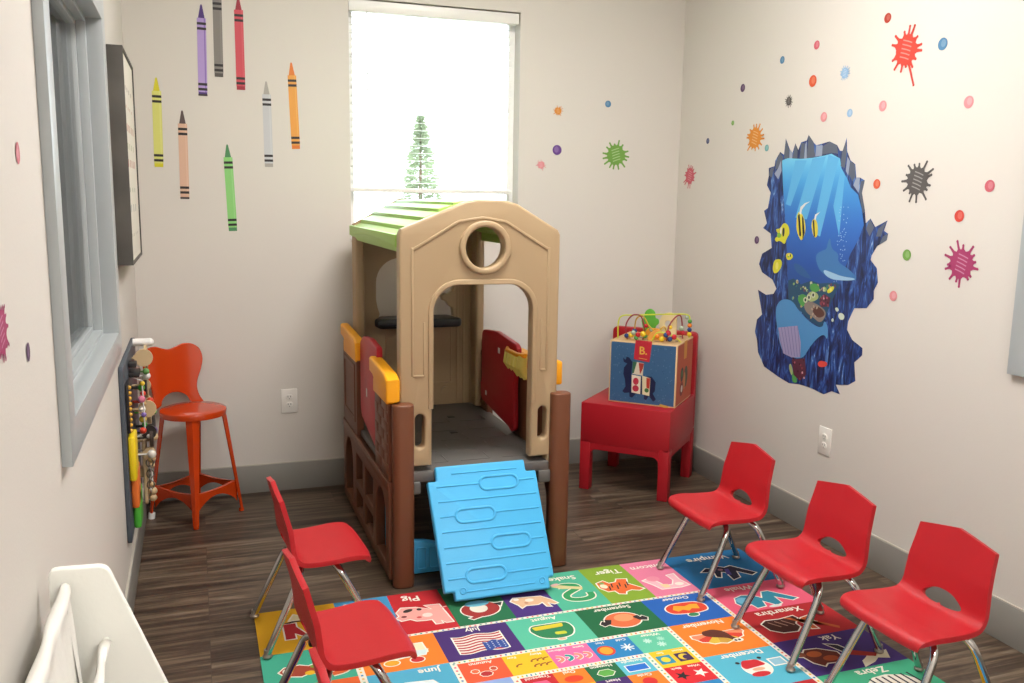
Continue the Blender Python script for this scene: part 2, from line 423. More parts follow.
# ------------------------------------------------------------------ camera
CAMZ = 1.6
cd = bpy.data.cameras.new('camera'); cam = bpy.data.objects.new('camera', cd); COL.objects.link(cam)
yaw, pitch, roll = 0.34409, 0.15977, 0.01624
Fv = Vector((math.sin(yaw) * math.cos(pitch), math.cos(yaw) * math.cos(pitch), -math.sin(pitch)))
R0 = Vector((math.cos(yaw), -math.sin(yaw), 0)); U0 = R0.cross(Fv)
Rv = R0 * math.cos(roll) + U0 * math.sin(roll); Uv = -R0 * math.sin(roll) + U0 * math.cos(roll)
cam.matrix_world = Matrix(((Rv.x, Uv.x, -Fv.x, 0), (Rv.y, Uv.y, -Fv.y, 0), (Rv.z, Uv.z, -Fv.z, CAMZ), (0, 0, 0, 1)))
cd.sensor_width = 36; cd.lens = 888.46 / 1024 * 36; cd.clip_start = 0.02; cd.clip_end = 200
scene.camera = cam

XL, XR, YB, YF, ZC = -0.285, 2.785, 4.83, -1.6, 3.25

# ------------------------------------------------------------------ surfaces
wallm = mat('wall_paint', '#d3cec7', 0.75, bump=0.12, bscale=160, spec=0.3)
ceilm = mat('ceiling_paint', '#e8e6e0', 0.9)
basem = mat('baseboard_vinyl', '#8f8d87', 0.5)
capm = mat('baseboard_caulk', '#b9b4a8', 0.6)
whitem = mat('white_paint', '#e9e8e4', 0.35)
def floor_material():
    m = bpy.data.materials.new('vinyl_plank'); m.use_nodes = True; nt = m.node_tree; N = nt.nodes; Lk = nt.links
    b = N['Principled BSDF']
    tc = N.new('ShaderNodeTexCoord')
    br = N.new('ShaderNodeTexBrick'); br.inputs['Scale'].default_value = 1.0
    br.inputs['Brick Width'].default_value = 1.22; br.inputs['Row Height'].default_value = 0.152
    br.inputs['Mortar Size'].default_value = 0.0012; br.inputs['Mortar Smooth'].default_value = 0.0
    br.inputs['Color1'].default_value = (0, 0, 0, 1); br.inputs['Color2'].default_value = (1, 1, 1, 1)
    br.inputs['Mortar'].default_value = (0.5, 0.5, 0.5, 1); br.offset = 0.37; br.offset_frequency = 3; br.squash = 0.85; br.squash_frequency = 2
    Lk.new(tc.outputs['Object'], br.inputs['Vector'])
    # per plank offset for grain
    mp = N.new('ShaderNodeMapping'); mp.inputs['Scale'].default_value = (1.1, 17.0, 1.0)
    add = N.new('ShaderNodeVectorMath'); add.operation = 'ADD'
    sc = N.new('ShaderNodeVectorMath'); sc.operation = 'SCALE'; sc.inputs['Scale'].default_value = 7.0
    Lk.new(br.outputs['Color'], sc.inputs[0]); Lk.new(tc.outputs['Object'], mp.inputs['Vector'])
    Lk.new(mp.outputs['Vector'], add.inputs[0]); Lk.new(sc.outputs['Vector'], add.inputs[1])
    n1 = N.new('ShaderNodeTexNoise'); n1.inputs['Scale'].default_value = 1.4; n1.inputs['Detail'].default_value = 6; n1.inputs['Roughness'].default_value = 0.65
    n1.inputs['Distortion'].default_value = 0.6
    Lk.new(add.outputs['Vector'], n1.inputs['Vector'])
    r = N.new('ShaderNodeValToRGB'); e = r.color_ramp.elements
    e[0].position = 0.30; e[0].color = rgb('#291f19'); e[1].position = 0.72; e[1].color = rgb('#8a7b6b')
    e2 = r.color_ramp.elements.new(0.46); e2.color = rgb('#4f4035')
    e3 = r.color_ramp.elements.new(0.58); e3.color = rgb('#6d5d4c')
    Lk.new(n1.outputs['Fac'], r.inputs['Fac'])
    mp2 = N.new('ShaderNodeMapping'); mp2.inputs['Scale'].default_value = (8, 160, 1)
    Lk.new(tc.outputs['Object'], mp2.inputs['Vector'])
    n2 = N.new('ShaderNodeTexNoise'); n2.inputs['Scale'].default_value = 1.0; n2.inputs['Detail'].default_value = 3
    Lk.new(mp2.outputs['Vector'], n2.inputs['Vector'])
    r2 = N.new('ShaderNodeValToRGB'); r2.color_ramp.elements[0].color = (0.6, 0.6, 0.6, 1); r2.color_ramp.elements[1].color = (1.15, 1.15, 1.15, 1)
    r2.color_ramp.elements[0].position = 0.3; r2.color_ramp.elements[1].position = 0.7
    Lk.new(n2.outputs['Fac'], r2.inputs['Fac'])
    mx = N.new('ShaderNodeMix'); mx.data_type = 'RGBA'; mx.blend_type = 'MULTIPLY'; mx.inputs[0].default_value = 0.9
    Lk.new(r.outputs['Color'], mx.inputs[6]); Lk.new(r2.outputs['Color'], mx.inputs[7])
    # seams
    mx2 = N.new('ShaderNodeMix'); mx2.data_type = 'RGBA'; mx2.blend_type = 'MIX'
    Lk.new(br.outputs['Fac'], mx2.inputs[0]); Lk.new(mx.outputs[2], mx2.inputs[6]); mx2.inputs[7].default_value = rgb('#4a3e34')
    Lk.new(mx2.outputs[2], b.inputs['Base Color'])
    b.inputs['Roughness'].default_value = 0.38
    b.inputs['Specular IOR Level'].default_value = 0.4
    bp = N.new('ShaderNodeBump'); bp.inputs['Strength'].default_value = 0.15; bp.inputs['Distance'].default_value = 0.002
    Lk.new(n2.outputs['Fac'], bp.inputs['Height']); Lk.new(bp.outputs['Normal'], b.inputs['Normal'])
    return m

# ------------------------------------------------------------------ room shell
WX0, WX1, WZ0, WZ1 = 0.80, 1.752, 1.372, 2.615        # back wall window
LY0, LY1, LZ0, LZ1 = 2.135, 3.42, 1.10, 2.18          # left wall window opening
RY0, RY1, RZ0, RZ1 = 1.05, 2.295, 1.085, 2.18          # right wall window opening
m = MB(); m.box((XL - 0.1, YF - 0.1, -0.1), (XR + 0.1, YB + 0.1, 0)); struct(m.build('floor', floor_material()))
m = MB(); m.box((XL - 0.1, YF - 0.1, ZC), (XR + 0.1, YB + 0.1, ZC + 0.1)); struct(m.build('ceiling', ceilm))
def wall(name, axis, pos, a0, a1, hole, depth, side):
    m = MB(); holes = [] if hole is None else [[(hole[0], hole[2]), (hole[1], hole[2]), (hole[1], hole[3]), (hole[0], hole[3])]]
    M = frame(axis, ((0, pos + side * depth / 2, 0) if axis == 'xz' else (pos + side * depth / 2, 0, 0)))
    m.flat([(a0, 0), (a1, 0), (a1, ZC), (a0, ZC)], holes, depth, 0, M)
    return struct(m.build(name, wallm))
wall('wall_back', 'xz', YB, XL - 0.14, XR + 0.14, (WX0, WX1, WZ0, WZ1), 0.14, 1)
wall('wall_left', 'yz', XL, YF, YB, (LY0, LY1, LZ0, LZ1), 0.12, -1)
wall('wall_right', 'yz', XR, YF, YB, (RY0, RY1, RZ0, RZ1), 0.12, 1)
wall('wall_front', 'xz', YF, XL - 0.14, XR + 0.14, None, 0.12, -1)
H = 0.152
def baseboard(name, lo, hi, lo2, hi2):
    m = MB(); m.box(lo, hi, 0.002); m.mi = 1; m.box(lo2, hi2, 0.001)
    return struct(m.build(name, [basem, capm]))
baseboard('baseboard_back', (XL, YB - 0.011, 0), (XR, YB, H), (XL, YB - 0.008, H), (XR, YB, H + 0.005))
baseboard('baseboard_left', (XL, YF, 0), (XL + 0.011, YB - 0.011, H), (XL, YF, H), (XL + 0.008, YB - 0.011, H + 0.005))
baseboard('baseboard_right', (XR - 0.011, YF, 0), (XR, YB - 0.011, H), (XR - 0.008, YF, H), (XR, YB - 0.011, H + 0.005))

# back window: vinyl frame, glass, blind
vin = mat('vinyl_frame', '#f0f0ee', 0.35)
glassm = bpy.data.materials.new('window_glass'); glassm.use_nodes = True
nt = glassm.node_tree; nt.nodes.clear()
o_ = nt.nodes.new('ShaderNodeOutputMaterial'); mixs = nt.nodes.new('ShaderNodeMixShader'); tr = nt.nodes.new('ShaderNodeBsdfTransparent')
gl = nt.nodes.new('ShaderNodeBsdfGlossy'); gl.inputs['Roughness'].default_value = 0.02; fr = nt.nodes.new('ShaderNodeFresnel'); fr.inputs['IOR'].default_value = 1.5
tr.inputs['Color'].default_value = (0.93, 0.96, 0.96, 1)
nt.links.new(fr.outputs[0], mixs.inputs[0]); nt.links.new(tr.outputs[0], mixs.inputs[1]); nt.links.new(gl.outputs[0], mixs.inputs[2]); nt.links.new(mixs.outputs[0], o_.inputs[0])
m = MB()
m.flat([(WX0, WZ0), (WX1, WZ0), (WX1, WZ1), (WX0, WZ1)], [[(WX0 + .035, WZ0 + .04), (WX1 - .035, WZ0 + .04), (WX1 - .035, WZ1 - .04), (WX0 + .035, WZ1 - .04)]], 0.05, 0.004, frame('xz', (0, YB + 0.115, 0)))
win = struct(m.build('window_1', vin))
m = MB(); m.box((WX0 + .03, YB + .112, WZ0 + .03), (WX1 - .03, YB + .116, WZ1 - .03)); g = m.build('glass', glassm, win)
m = MB(); m.box((WX0 - 0.004, YB - 0.012, WZ0 - 0.012), (WX1 + 0.004, YB + 0.09, WZ0 + 0.008), 0.004); m.build('window_sill', vin, win)

slatm = bpy.data.materials.new('blind_slat'); slatm.use_nodes = True
b = slatm.node_tree.nodes['Principled BSDF']; b.inputs['Base Color'].default_value = rgb('#f4f4f0'); b.inputs['Roughness'].default_value = 0.4
tl = slatm.node_tree.nodes.new('ShaderNodeBsdfTranslucent'); tl.inputs['Color'].default_value = rgb('#f4f4f0'); ms = slatm.node_tree.nodes.new('ShaderNodeMixShader')
ms.inputs[0].default_value = 0.5
slatm.node_tree.links.new(b.outputs[0], ms.inputs[1]); slatm.node_tree.links.new(tl.outputs[0], ms.inputs[2])
slatm.node_tree.links.new(ms.outputs[0], slatm.node_tree.nodes['Material Output'].inputs[0])
bl = thing('window_blind', 'white horizontal slat blind lowered most of the way over the back window', 'window blind', ((WX0 + WX1) / 2, YB + 0.04, WZ1 - 0.02))
m = MB(); m.box((WX0 + .004, YB + .012, WZ1 - .062), (WX1 - .006, YB + .062, WZ1 - .006), .003); m.build('head_rail', whitem, bl)
m = MB(); m.box((WX0 + .004, YB + .022, 1.622), (WX1 - .03, YB + .062, 1.645), .004); m.build('bottom_rail', whitem, bl)
n = 22; z0 = 1.672
for k in range(n):
    z = z0 + (WZ1 - 0.09 - z0) * k / (n - 1)
    m = MB()
    m.grid(lambda u, v, z=z: (WX0 + .012 + u * (WX1 - WX0 - .05), YB + .03 + v * .024, z + 0.0025 * math.sin(PI * v)), 2, 4)
    m.build('slat', slatm, bl)
for x in (WX0 + .12, WX1 - .16):
    m = MB(); m.cyl((x, YB + .028, 1.64), (x, YB + .028, WZ1 - .06), .0009, seg=6); m.build('lift_cord', whitem, bl)
m = MB(); m.cyl((WX0 + .10, YB + .012, 1.86), (WX0 + .10, YB + .02, WZ1 - .06), .0035, seg=8); m.build('tilt_wand', mat('clear_wand', '#d5d8d8', 0.2), bl)

# left + right interior windows, pressed metal frames
metm = mat('metal_frame_paint', '#aab0b2', 0.28, spec=0.6)
def metal_window(name, X, s, y0, y1, z0, z1):
    """X wall plane, s=+1 room is toward +x"""
    m = MB(); w = 0.085
    def ring(xa, xb, o_lo, o_hi):
        # rectangular ring from inset o_lo (outer) to o_hi (inner)
        m.flat([(y0 + o_lo, z0 + o_lo), (y1 - o_lo, z0 + o_lo), (y1 - o_lo, z1 - o_lo), (y0 + o_lo, z1 - o_lo)],
               [[(y0 + o_hi, z0 + o_hi), (y1 - o_hi, z0 + o_hi), (y1 - o_hi, z1 - o_hi), (y0 + o_hi, z1 - o_hi)]],
               abs(xb - xa), 0.0015, frame('yz', ((xa + xb) / 2, 0, 0)))
    ring(X, X + s * 0.022, -w, 0.0)                    # face trim proud of the wall
    ring(X - s * 0.034, X + s * 0.0215, -0.004, 0.004)
    ring(X - s * 0.060, X - s * 0.030, -0.004, 0.018)
    ring(X - s * 0.086, X - s * 0.060, -0.004, 0.032)   # stop holding the pane
    ring(X - s * 0.120, X - s * 0.086, -0.004, 0.016)
    ring(X - s * 0.146, X - s * 0.120, -w, 0.004)
    o = struct(m.build(name, metm))
    g = MB(); xa = X - s * 0.080; g.box((min(xa, xa + .006), y0 + .02, z0 + .02), (max(xa, xa + .006), y1 - .02, z1 - .02)); g.build('glass', glassm, o)
    return o
metal_window('window_2', XL, 1, LY0, LY1, LZ0, LZ1)
metal_window('window_3', XR, -1, RY0, RY1, RZ0, RZ1)
# corridor walls seen through the inner windows
cw = mat('corridor_paint', '#b9bcbb', 0.8)
m = MB(); m.box((XL - 1.5, YF, 0), (XL - 1.4, YB + 0.1, ZC)); struct(m.build('wall_corridor_left', cw))
m = MB(); m.box((XR + 1.4, YF, 0), (XR + 1.5, YB + 0.1, ZC)); struct(m.build('wall_corridor_right', cw))
m = MB(); m.box((XL - 1.5, YF, ZC), (XL - .1, YB + .1, ZC + .1)); m.box((XR + .1, YF, ZC), (XR + 1.5, YB + .1, ZC + .1)); struct(m.build('ceiling_corridor', ceilm))
m = MB(); m.box((XL - 1.5, YF, -.1), (XL - .1, YB + .1, 0)); m.box((XR + .1, YF, -.1), (XR + 1.5, YB + .1, 0)); struct(m.build('floor_corridor', cw))
m = MB()
for x0, x1 in ((XL - 1.5, XL - .1), (XR + .1, XR + 1.5)):
    m.box((x0, YF - .1, -.1), (x1, YF, ZC + .1)); m.box((x0, YB, -.1), (x1, YB + .1, ZC + .1))
struct(m.build('wall_corridor_end', cw))

# outlets
outm = mat('outlet_plastic', '#e9e6df', 0.35); slotm = mat('slot_dark', '#3b3835', 0.6)
def outlet(name, M, label):
    t = thing(name, label, 'power outlet'); t.matrix_basis = M      # local: x across, z up, -y out of wall
    m = MB(); m.box((-.043, -.006, -.066), (.043, 0, .066), .004); m.build('cover_plate', outm, t, local=True)
    for dz in (.021, -.021):
        m = MB(); m.flat(rrect(-.018, -.014, .018, .014, .012), (), .004, .001, frame('xz', (0, -.007, dz))); s = m.build('socket', outm, t, local=True)
        m = MB()
        for dx in (-.007, .007): m.box((dx - .0014, -.0098, dz - .001), (dx + .0014, -.0088, dz + .008))
        m.sphere((0, -.009, dz - .008), .0024, 8, (1, .4, 1)); m.build('slots', slotm, s, local=True)
    return t
outlet('wall_outlet', Matrix.Translation((0.454, YB, 0.498)), 'white double power outlet on the back wall between stool and playhouse')
outlet('wall_outlet', Matrix.Translation((XR, 3.345, 0.488)) @ Matrix.Rotation(-PI / 2, 4, 'Z'), 'white double power outlet on the right wall under the underwater mural')

# ceiling lights; the one behind the camera is added as unseen front fill
lightm = bpy.data.materials.new('troffer_glow'); lightm.use_nodes = True
b = lightm.node_tree.nodes['Principled BSDF']; b.inputs['Emission Color'].default_value = (1.0, 0.965, 0.925, 1); b.inputs['Emission Strength'].default_value = LAMP
b.inputs['Base Color'].default_value = (0.9, 0.9, 0.9, 1)
for i, (x, y) in enumerate(((1.25, -0.75), (1.25, 2.85))):
    t = thing('room_or_fill_light', ('added fill light on the ceiling behind the camera, out of view', 'recessed ceiling light above the rug')[i], 'ceiling light', (x, y, ZC), 0)
    m = MB(); m.flat([(x - .61, y - .31), (x + .61, y - .31), (x + .61, y + .31), (x - .61, y + .31)], [[(x - .58, y - .28), (x + .58, y - .28), (x + .58, y + .28), (x - .58, y + .28)]], .02, .002, frame('xy', (0, 0, ZC - .011))); m.build('frame', whitem, t)
    m = MB(); m.box((x - .58, y - .28, ZC - .012), (x + .58, y + .28, ZC - .004)); m.build('diffuser', lightm, t)

t = thing('room_or_fill_light', 'added unseen fill light in the corridor beyond the left metal window', 'ceiling light', (XL - .75, 3.6, ZC), 0)  # added out of view so the left window glass looks brighter
m = MB(); m.box((XL - .95, 3.3, ZC - .03), (XL - .55, 3.9, ZC), .004); m.build('frame', whitem, t)
m = MB(); m.box((XL - .93, 3.32, ZC - .036), (XL - .57, 3.88, ZC - .028)); m.build('diffuser', lightm, t)

# world: bright overcast
w = bpy.data.worlds.new('world'); scene.world = w; w.use_nodes = True
bg = w.node_tree.nodes['Background']; bg.inputs[0].default_value = (0.86, 0.93, 1.0, 1); bg.inputs[1].default_value = SKY
# outdoors
gm = mat('outside_ground', '#c9c3b6', 0.9, var=0.1, bscale=3)
m = MB(); m.box((-30, YB + 0.14, -0.25), (40, 60, -0.15)); struct(m.build('floor_outside', gm))
# ================================================================== playhouse climber
tan = mat('tan_plastic', '#ad9574', 0.42, bump=0.10, bscale=300, spec=0.4)
brown = mat('brown_plastic', '#6f432c', 0.42, bump=0.12, bscale=300, spec=0.4)
greyp = mat('grey_plastic', '#605d5a', 0.5, bump=0.12, bscale=250)
bluep = mat('blue_plastic', '#4bb4ea', 0.4, bump=0.08, bscale=250, spec=0.4)
redp = mat('red_plastic', '#b8202b', 0.4, bump=0.08, bscale=250, spec=0.4)
yelp = mat('yellow_plastic', '#f5a81c', 0.4, spec=0.4)
greenp = mat('green_plastic', '#a5cf63', 0.4, spec=0.4)
blackp = mat('charcoal_plastic', '#26282c', 0.4)
stick = mat('white_sticker', '#eceae6', 0.5)
FY = 3.46; BYp = 4.615; CX = 1.10
ph = thing('climber_playhouse', 'tan and brown plastic playhouse climber with green roof under the window', 'playhouse', (CX, 3.94, 0))

def gable_outline(x0, x1, zb, ze, za):
    c = (x0 + x1) / 2
    return [(x0, zb), (x1, zb), (x1, ze), (x1 - .012, ze + .022), (c + .105, za - .012), (c + .06, za), (c - .06, za), (c - .105, za - .012), (x0 + .012, ze + .022), (x0, ze)]
# front panel
x0, x1 = 0.762, 1.449
out = [(x0 + .085, .50), (x0 + .085, .455), (x0 + .03, .455), (x0 + .03, .44), (x0, .44)]
c = (x0 + x1) / 2
outer = [(x0, .46), (x0 + .060, .46), (x0 + .060, .50), (x0 + .134, .50)] + arc_pts(x0 + .134 + .11, 1.14, .11, 180, 90, 8) + arc_pts(x1 - .118 - .11, 1.14, .11, 90, 0, 8) + \
        [(x1 - .118, .50), (x1 - .04, .50), (x1 - .04, .44), (x1, .44), (x1, 1.452), (x1 - .010, 1.472), (c + .15, 1.578), (c + .09, 1.592), (c - .02, 1.594), (c - .08, 1.580), (x0 + .010, 1.472), (x0, 1.452)]
def slot(cx, z0, z1, w): return arc_pts(cx, z1 - w, w, 0, 180, 8) + arc_pts(cx, z0 + w, w, 180, 360, 8)
m = MB()
m.flat(outer, [ell(1.117, 1.400, .084, .084, 36), slot(.845, .575, .72, .020), slot(1.385, .575, .72, .020)], .062, .010, frame('xz', (0, FY + .031, 0)), 3)
# raised trims: arch band, ring, gable band, side flutes
def band(pts, w, t=.010, y=FY, b=.004, close=False):
    P = [Vector(p) for p in pts]; L, Rr = [], []
    for i, p in enumerate(P):
        d = (P[min(i + 1, len(P) - 1)] - P[max(i - 1, 0)]).normalized(); nn = Vector((-d.y, d.x)) * w / 2
        L.append(p + nn); Rr.append(p - nn)
    m.flat([(q.x, q.y) for q in L + Rr[::-1]], (), t, b, frame('xz', (0, y, 0)))
xa, xb = x0 + .128, x1 - .108
band([(xa, .74)] + arc_pts(xa + .12, 1.14, .12, 180, 90, 10) + arc_pts(xb - .12, 1.14, .12, 90, 0, 10) + [(xb, .74)], .022)
m.flat(ell(1.117, 1.400, .110, .110, 40), [ell(1.117, 1.400, .084, .084, 40)], .024, .008, frame('xz', (0, FY - .002, 0)))
band([(x0 + .055, 1.392), (c - .10, 1.505), (c, 1.520), (c + .10, 1.505), (x1 - .055, 1.392)], .012, .008, b=.003)
for xx in (x0 + .052, x1 - .052): band([(xx, .88), (xx, 1.40)], .010, .008, b=.003)
for xx in (xa - .028, xb + .028): band([(xx, .88), (xx, 1.10)], .007, .006, b=.0025)
for s0, s1 in ((x0 + .055, xa - .03), (xb + .03, x1 - .055)): band([(s0, .88), (s1, .88)], .010, .008, b=.003)
fp = m.build('front_panel', tan, ph)
# back panel: left arched window, low panel, post strip at the right
m = MB()
xb0, xb1 = .775, 1.449
outer = [(xb0, .47), (xb1, .47), (xb1, 1.455), (c + .09, 1.588), (c - .09, 1.588), (xb0, 1.455)]
hole = [(.905, .965)] + [(.912, .985), (.900, 1.02), (.893, 1.06)] + arc_pts(.893 + .13, 1.15, .13, 180, 90, 8) + arc_pts(1.315 - .13, 1.15, .13, 90, 0, 8) + [(1.315, 1.13), (1.307, 1.10), (1.284, 1.085), (1.264, 1.088), (1.244, 1.072), (1.254, 1.05), (1.272, 1.044), (1.286, 1.022), (1.307, 1.008), (1.312, .965)]
m.flat(outer, [hole], .05, .008, frame('xz', (0, BYp + .025, 0)))
def bandb(pts, w, t=.01, b=.003): 
    band(pts, w, t, BYp, b)
bandb([(.94, .60), (1.30, .60), (1.30, .91), (.94, .91), (.94, .60)], .010)
for xx in (1.335, 1.37, 1.41): bandb([(xx, .48), (xx, 1.35)], .012, .012)
m.cyl((1.268, BYp - .010, .555), (1.268, BYp + .01, .555), .022, seg=24)
bp_ = m.build('back_panel', tan, ph)
# rear corner posts
for xx, s in ((.785, 1), (1.437, -1)):
    m = MB(); m.flat(rrect(-.025, -.055, .02, .055, .015), (), .96, .004, Matrix.Translation((xx + s * .008, BYp - .055, .47 + .49)) @ Matrix.Diagonal((s, 1, 1, 1)))
    for dy in (-.085, -.05, -.02): m.cyl((xx + s * -.015, BYp + dy, .5), (xx + s * -.015, BYp + dy, 1.40), .004, seg=8)
    m.build('corner_post', tan, ph)
# steering tray
m = MB()
m.flat(round_poly([(.875, -.19), (1.30, -.19), (1.325, -.15), (1.30, -.09), (1.29, 0), (.90, 0), (.90, -.06), (.865, -.09)], .03), (), .045, .014, frame('xy', (0, BYp + .02, .950)), 3)
m.box((.865, BYp - .185, .940), (1.03, BYp - .13, .980), .014); m.box((.985, BYp - .17, .915), (1.03, BYp - .06, .96), .008)
m.build('steering_tray', blackp, ph)
# roof
m = MB()
y0, y1 = FY + .055, BYp + .005
prof = [(0.764, 1.400), (0.764, 1.440), (.815, 1.464), (.8155, 1.480), (.875, 1.504), (.8755, 1.519), (.935, 1.541), (.9355, 1.554), (.995, 1.570), (.9955, 1.580), (1.055, 1.588), (1.14, 1.588)]
right = [(2 * c - x, z) for x, z in prof[::-1]]
full_p = prof + right
inner = [(x * .96 + c * .04, z - .022) for x, z in full_p[::-1]]
m.flat(full_p + inner, (), y1 - y0, .002, frame('xz', (0, (y0 + y1) / 2, 0)))
for q in ((0.766, -1), (2 * c - .766, 1)):
    pts = [(y0, 1.40), (y0, 1.45), (y1, 1.45), (y1, 1.40)] + [(y1 - (y1 - y0) * t, 1.40 + .02 * math.sin(PI * t)) for t in (.2, .4, .6, .8)]
    m.flat(pts, (), .02, .004, frame('yz', (q[0], 0, 0)))
m.build('roof', greenp, ph)
# deck
m = MB()
m.box((.80, FY - .012, .435), (1.415, BYp, .478), .006)
m.box((.735, 3.52, .44), (1.46, BYp, .470), .006)
m.box((.775, FY - .02, .385), (.845, FY + .03, .440), .008); m.box((1.365, FY - .02, .385), (1.44, FY + .03, .440), .008)
for i in range(5):
    for j in range(3):
        xx = .86 + j * .19; yy = FY + .10 + i * .165
        m.box((xx, yy, .4775), (xx + .13, yy + .006, .4800), .001); m.box((xx + (.0 if i % 2 else .13), yy, .4775), (xx + (.006 if i % 2 else .136), yy + .1, .4798), .001)
dk = m.build('deck', greyp, ph)
for (xx, yy) in ((1.20, 4.30), (1.13, 4.0), (.93, 3.72)):
    m = MB(); m.box((xx, yy, .4785), (xx + .035, yy + .04, .4812), .001); m.build('deck_slot', blackp, dk)
# front posts
for xx, yy, zt in ((.768, 3.435, .775), (1.462, 3.452, .780)):
    m = MB(); m.flat(rrect(-.044, -.036, .044, .036, .030, 8), (), zt, .008, frame('xy', (xx, yy, zt / 2)), 3)
    m.build('front_post', brown, ph)
# side walls
def side_wall(X, s, yf, ym, ye):
    m = MB(); F = lambda xx: frame('yz', (xx, 0, 0)); YE = 4.63
    lo = [(3.46, .02), (YE, .02), (YE, .44), (3.46, .44)]
    def aro(a, b_, zt=.27): return [(a, .07), (b_, .07)] + arc_pts((a + b_) / 2, zt, (b_ - a) / 2, 0, 180, 8)
    m.flat(lo, [aro(3.53, 3.73), [(3.81, .07), (4.00, .07), (4.00, .17), (3.81, .17)], [(3.81, .215), (4.00, .215), (4.00, .35), (3.81, .35)],
                [(4.07, .07), (4.24, .07), (4.24, .17), (4.07, .17)], [(4.07, .215), (4.24, .215), (4.24, .35), (4.07, .35)], aro(4.34, 4.55)], .040, .006, F(X))
    for zz in (.06, .195): m.cyl((X, 3.77, zz), (X, 4.30, zz), .015, seg=12)
    m.box((X - .024, 3.47, .40), (X + .024, YE - .01, .44), .006)
    up = [(3.47, .44), (yf, .44), (yf, .85), (yf - .03, .85)] + [(3.47 + (yf - .03 - 3.47) * (1 - t), .85 - .085 * math.sin(t * PI / 2)) for t in (.3, .6, .8, 1)]
    m.flat(up, (), .034, .005, F(X))
    nj = int((yf - 3.47) / .125) + 1
    for i in range(7):
        zz = .47 + i * .044
        for j in range(nj):
            a = 3.49 + j * .125 - (.06 if i % 2 else 0); b_ = min(a + .115, yf - .012); a = max(a, 3.48)
            if b_ - a > .02: m.box((X + s * .014 - .006, a, zz), (X + s * .014 + .006, b_, zz + .036), .003)
    m.flat([(ym, .44), (ye, .44), (ye, .85), (ym, .85)], (), .034, .005, F(X))
    m.flat([(ym + .04, .50), (ye - .04, .50), (ye - .04, .79), (ym + .04, .79)], [[(ym + .065, .525), (ye - .065, .525), (ye - .065, .765), (ym + .065, .765)]], .044, .004, F(X))
    return m.build('side_wall', brown, ph)
side_wall(.733, -1, 3.76, 4.22, 4.62); side_wall(1.458, 1, 4.00, 4.40, 4.62)
def cap(name, X, ya, yb, z0, z1, w=.055):
    m = MB()
    m.flat([(ya, z0 - .015), (ya, z1 - .02), (ya + (yb - ya) * .15, z1), (yb, z1 + .015), (yb, z0 + .045), (yb - (yb - ya) * .2, z0 + .04), (ya + (yb - ya) * .5, z0 - .005)], (), w, .012, frame('yz', (X, 0, 0)), 3)
    m.box((X - w / 2 + .006, ya + .03, z0 - .03), (X + w / 2 - .006, yb - .06, z0 + .03), .006)
    return m.build(name, yelp, ph)
cap('wall_cap', .728, 3.43, 3.80, .800, .895, .058); cap('wall_cap', .728, 4.19, 4.64, .835, .925, .046)
def gate(X, pts, t, stickers, dark=False):
    m = MB(); m.flat(round_poly(pts, .02), (), t, .006, frame('yz', (X, 0, 0)))
    gte = m.build('gate', redp, ph)
    for (yy, zz, w_, h_, sd) in stickers:
        q = MB(); q.box((X + sd * (t / 2 + .0002), yy - w_, zz - h_), (X + sd * (t / 2 + .0016), yy + w_, zz + h_), .0003); q.build('sticker', stick, gte)
    return gte
gate(.742, [(3.77, .505), (3.83, .49), (4.17, .555), (4.19, .60), (4.19, .91), (4.12, .95), (3.95, .965), (3.77, .95)], .026, [(4.02, .70, .012, .02, -1)])
gate(1.415, [(3.87, .51), (3.91, .49), (3.94, .505), (4.38, .55), (4.40, .63), (4.38, .66), (4.385, .90), (4.36, .925), (4.15, .945), (3.87, .925), (3.84, .905), (3.885, .72)], .026, [(4.10, .855, .014, .014, -1), (4.30, .60, .010, .012, -1)])
# yellow planter with pleated tray on the right wall
m = MB()
m.flat(round_poly([(3.72, .76), (4.02, .76), (4.03, .865), (3.985, .885), (3.72, .885)], .012), (), .05, .008, frame('yz', (1.462, 0, 0)))
m.box((1.452, 3.50, .80), (1.492, 3.75, .905), .01)
m.tube([(1.445, 4.01, .885), (1.41, 3.99, .888), (1.385, 3.93, .888), (1.385, 3.80, .888), (1.41, 3.75, .888)], .011, 10)
pl_ = m.build('planter_box', yelp, ph)
m = MB()
for i in range(5): m.tube([(1.408, 3.96 - i * .045, .884), (1.402, 3.96 - i * .045, .83), (1.425, 3.96 - i * .045, .775)], [.023, .026, .012], 12)
m.build('planter_pleats', mat('pale_yellow_plastic', '#f2e478', 0.45), pl_)
# ramp
rt, rb = Vector((0, FY - .012, .492)), Vector((0, 3.175, .024))
L = (rt - rb).length; ez = (rt - rb).normalized(); nx = Vector((1, 0, 0)); nn = nx.cross(ez)
Mr = Matrix(((1, ez.x, nn.x, rb.x), (0, ez.y, nn.y, rb.y), (0, ez.z, nn.z, rb.z), (0, 0, 0, 1)))
bx0, bx1, tx0, tx1 = .876, 1.342, .862, 1.338
m = MB()
o_ = [(bx0 + .04, 0), (bx1 - .025, 0), (bx1 - .025, .045), (bx1, .045), (tx1, L - .05), (tx1 - .045, L - .05), (tx1 - .045, L), (tx0 + .04, L), (tx0 + .04, L - .06), (tx0, L - .06), (bx0, .035), (bx0 + .04, .035)]
m.flat(round_poly(o_, .008), (), .036, .008, Mr, 3)
zf = .0185
SL = ((1.165, .462 * L / .55), (1.045, .335 * L / .55), (1.180, .212 * L / .55), (1.055, .090 * L / .55))
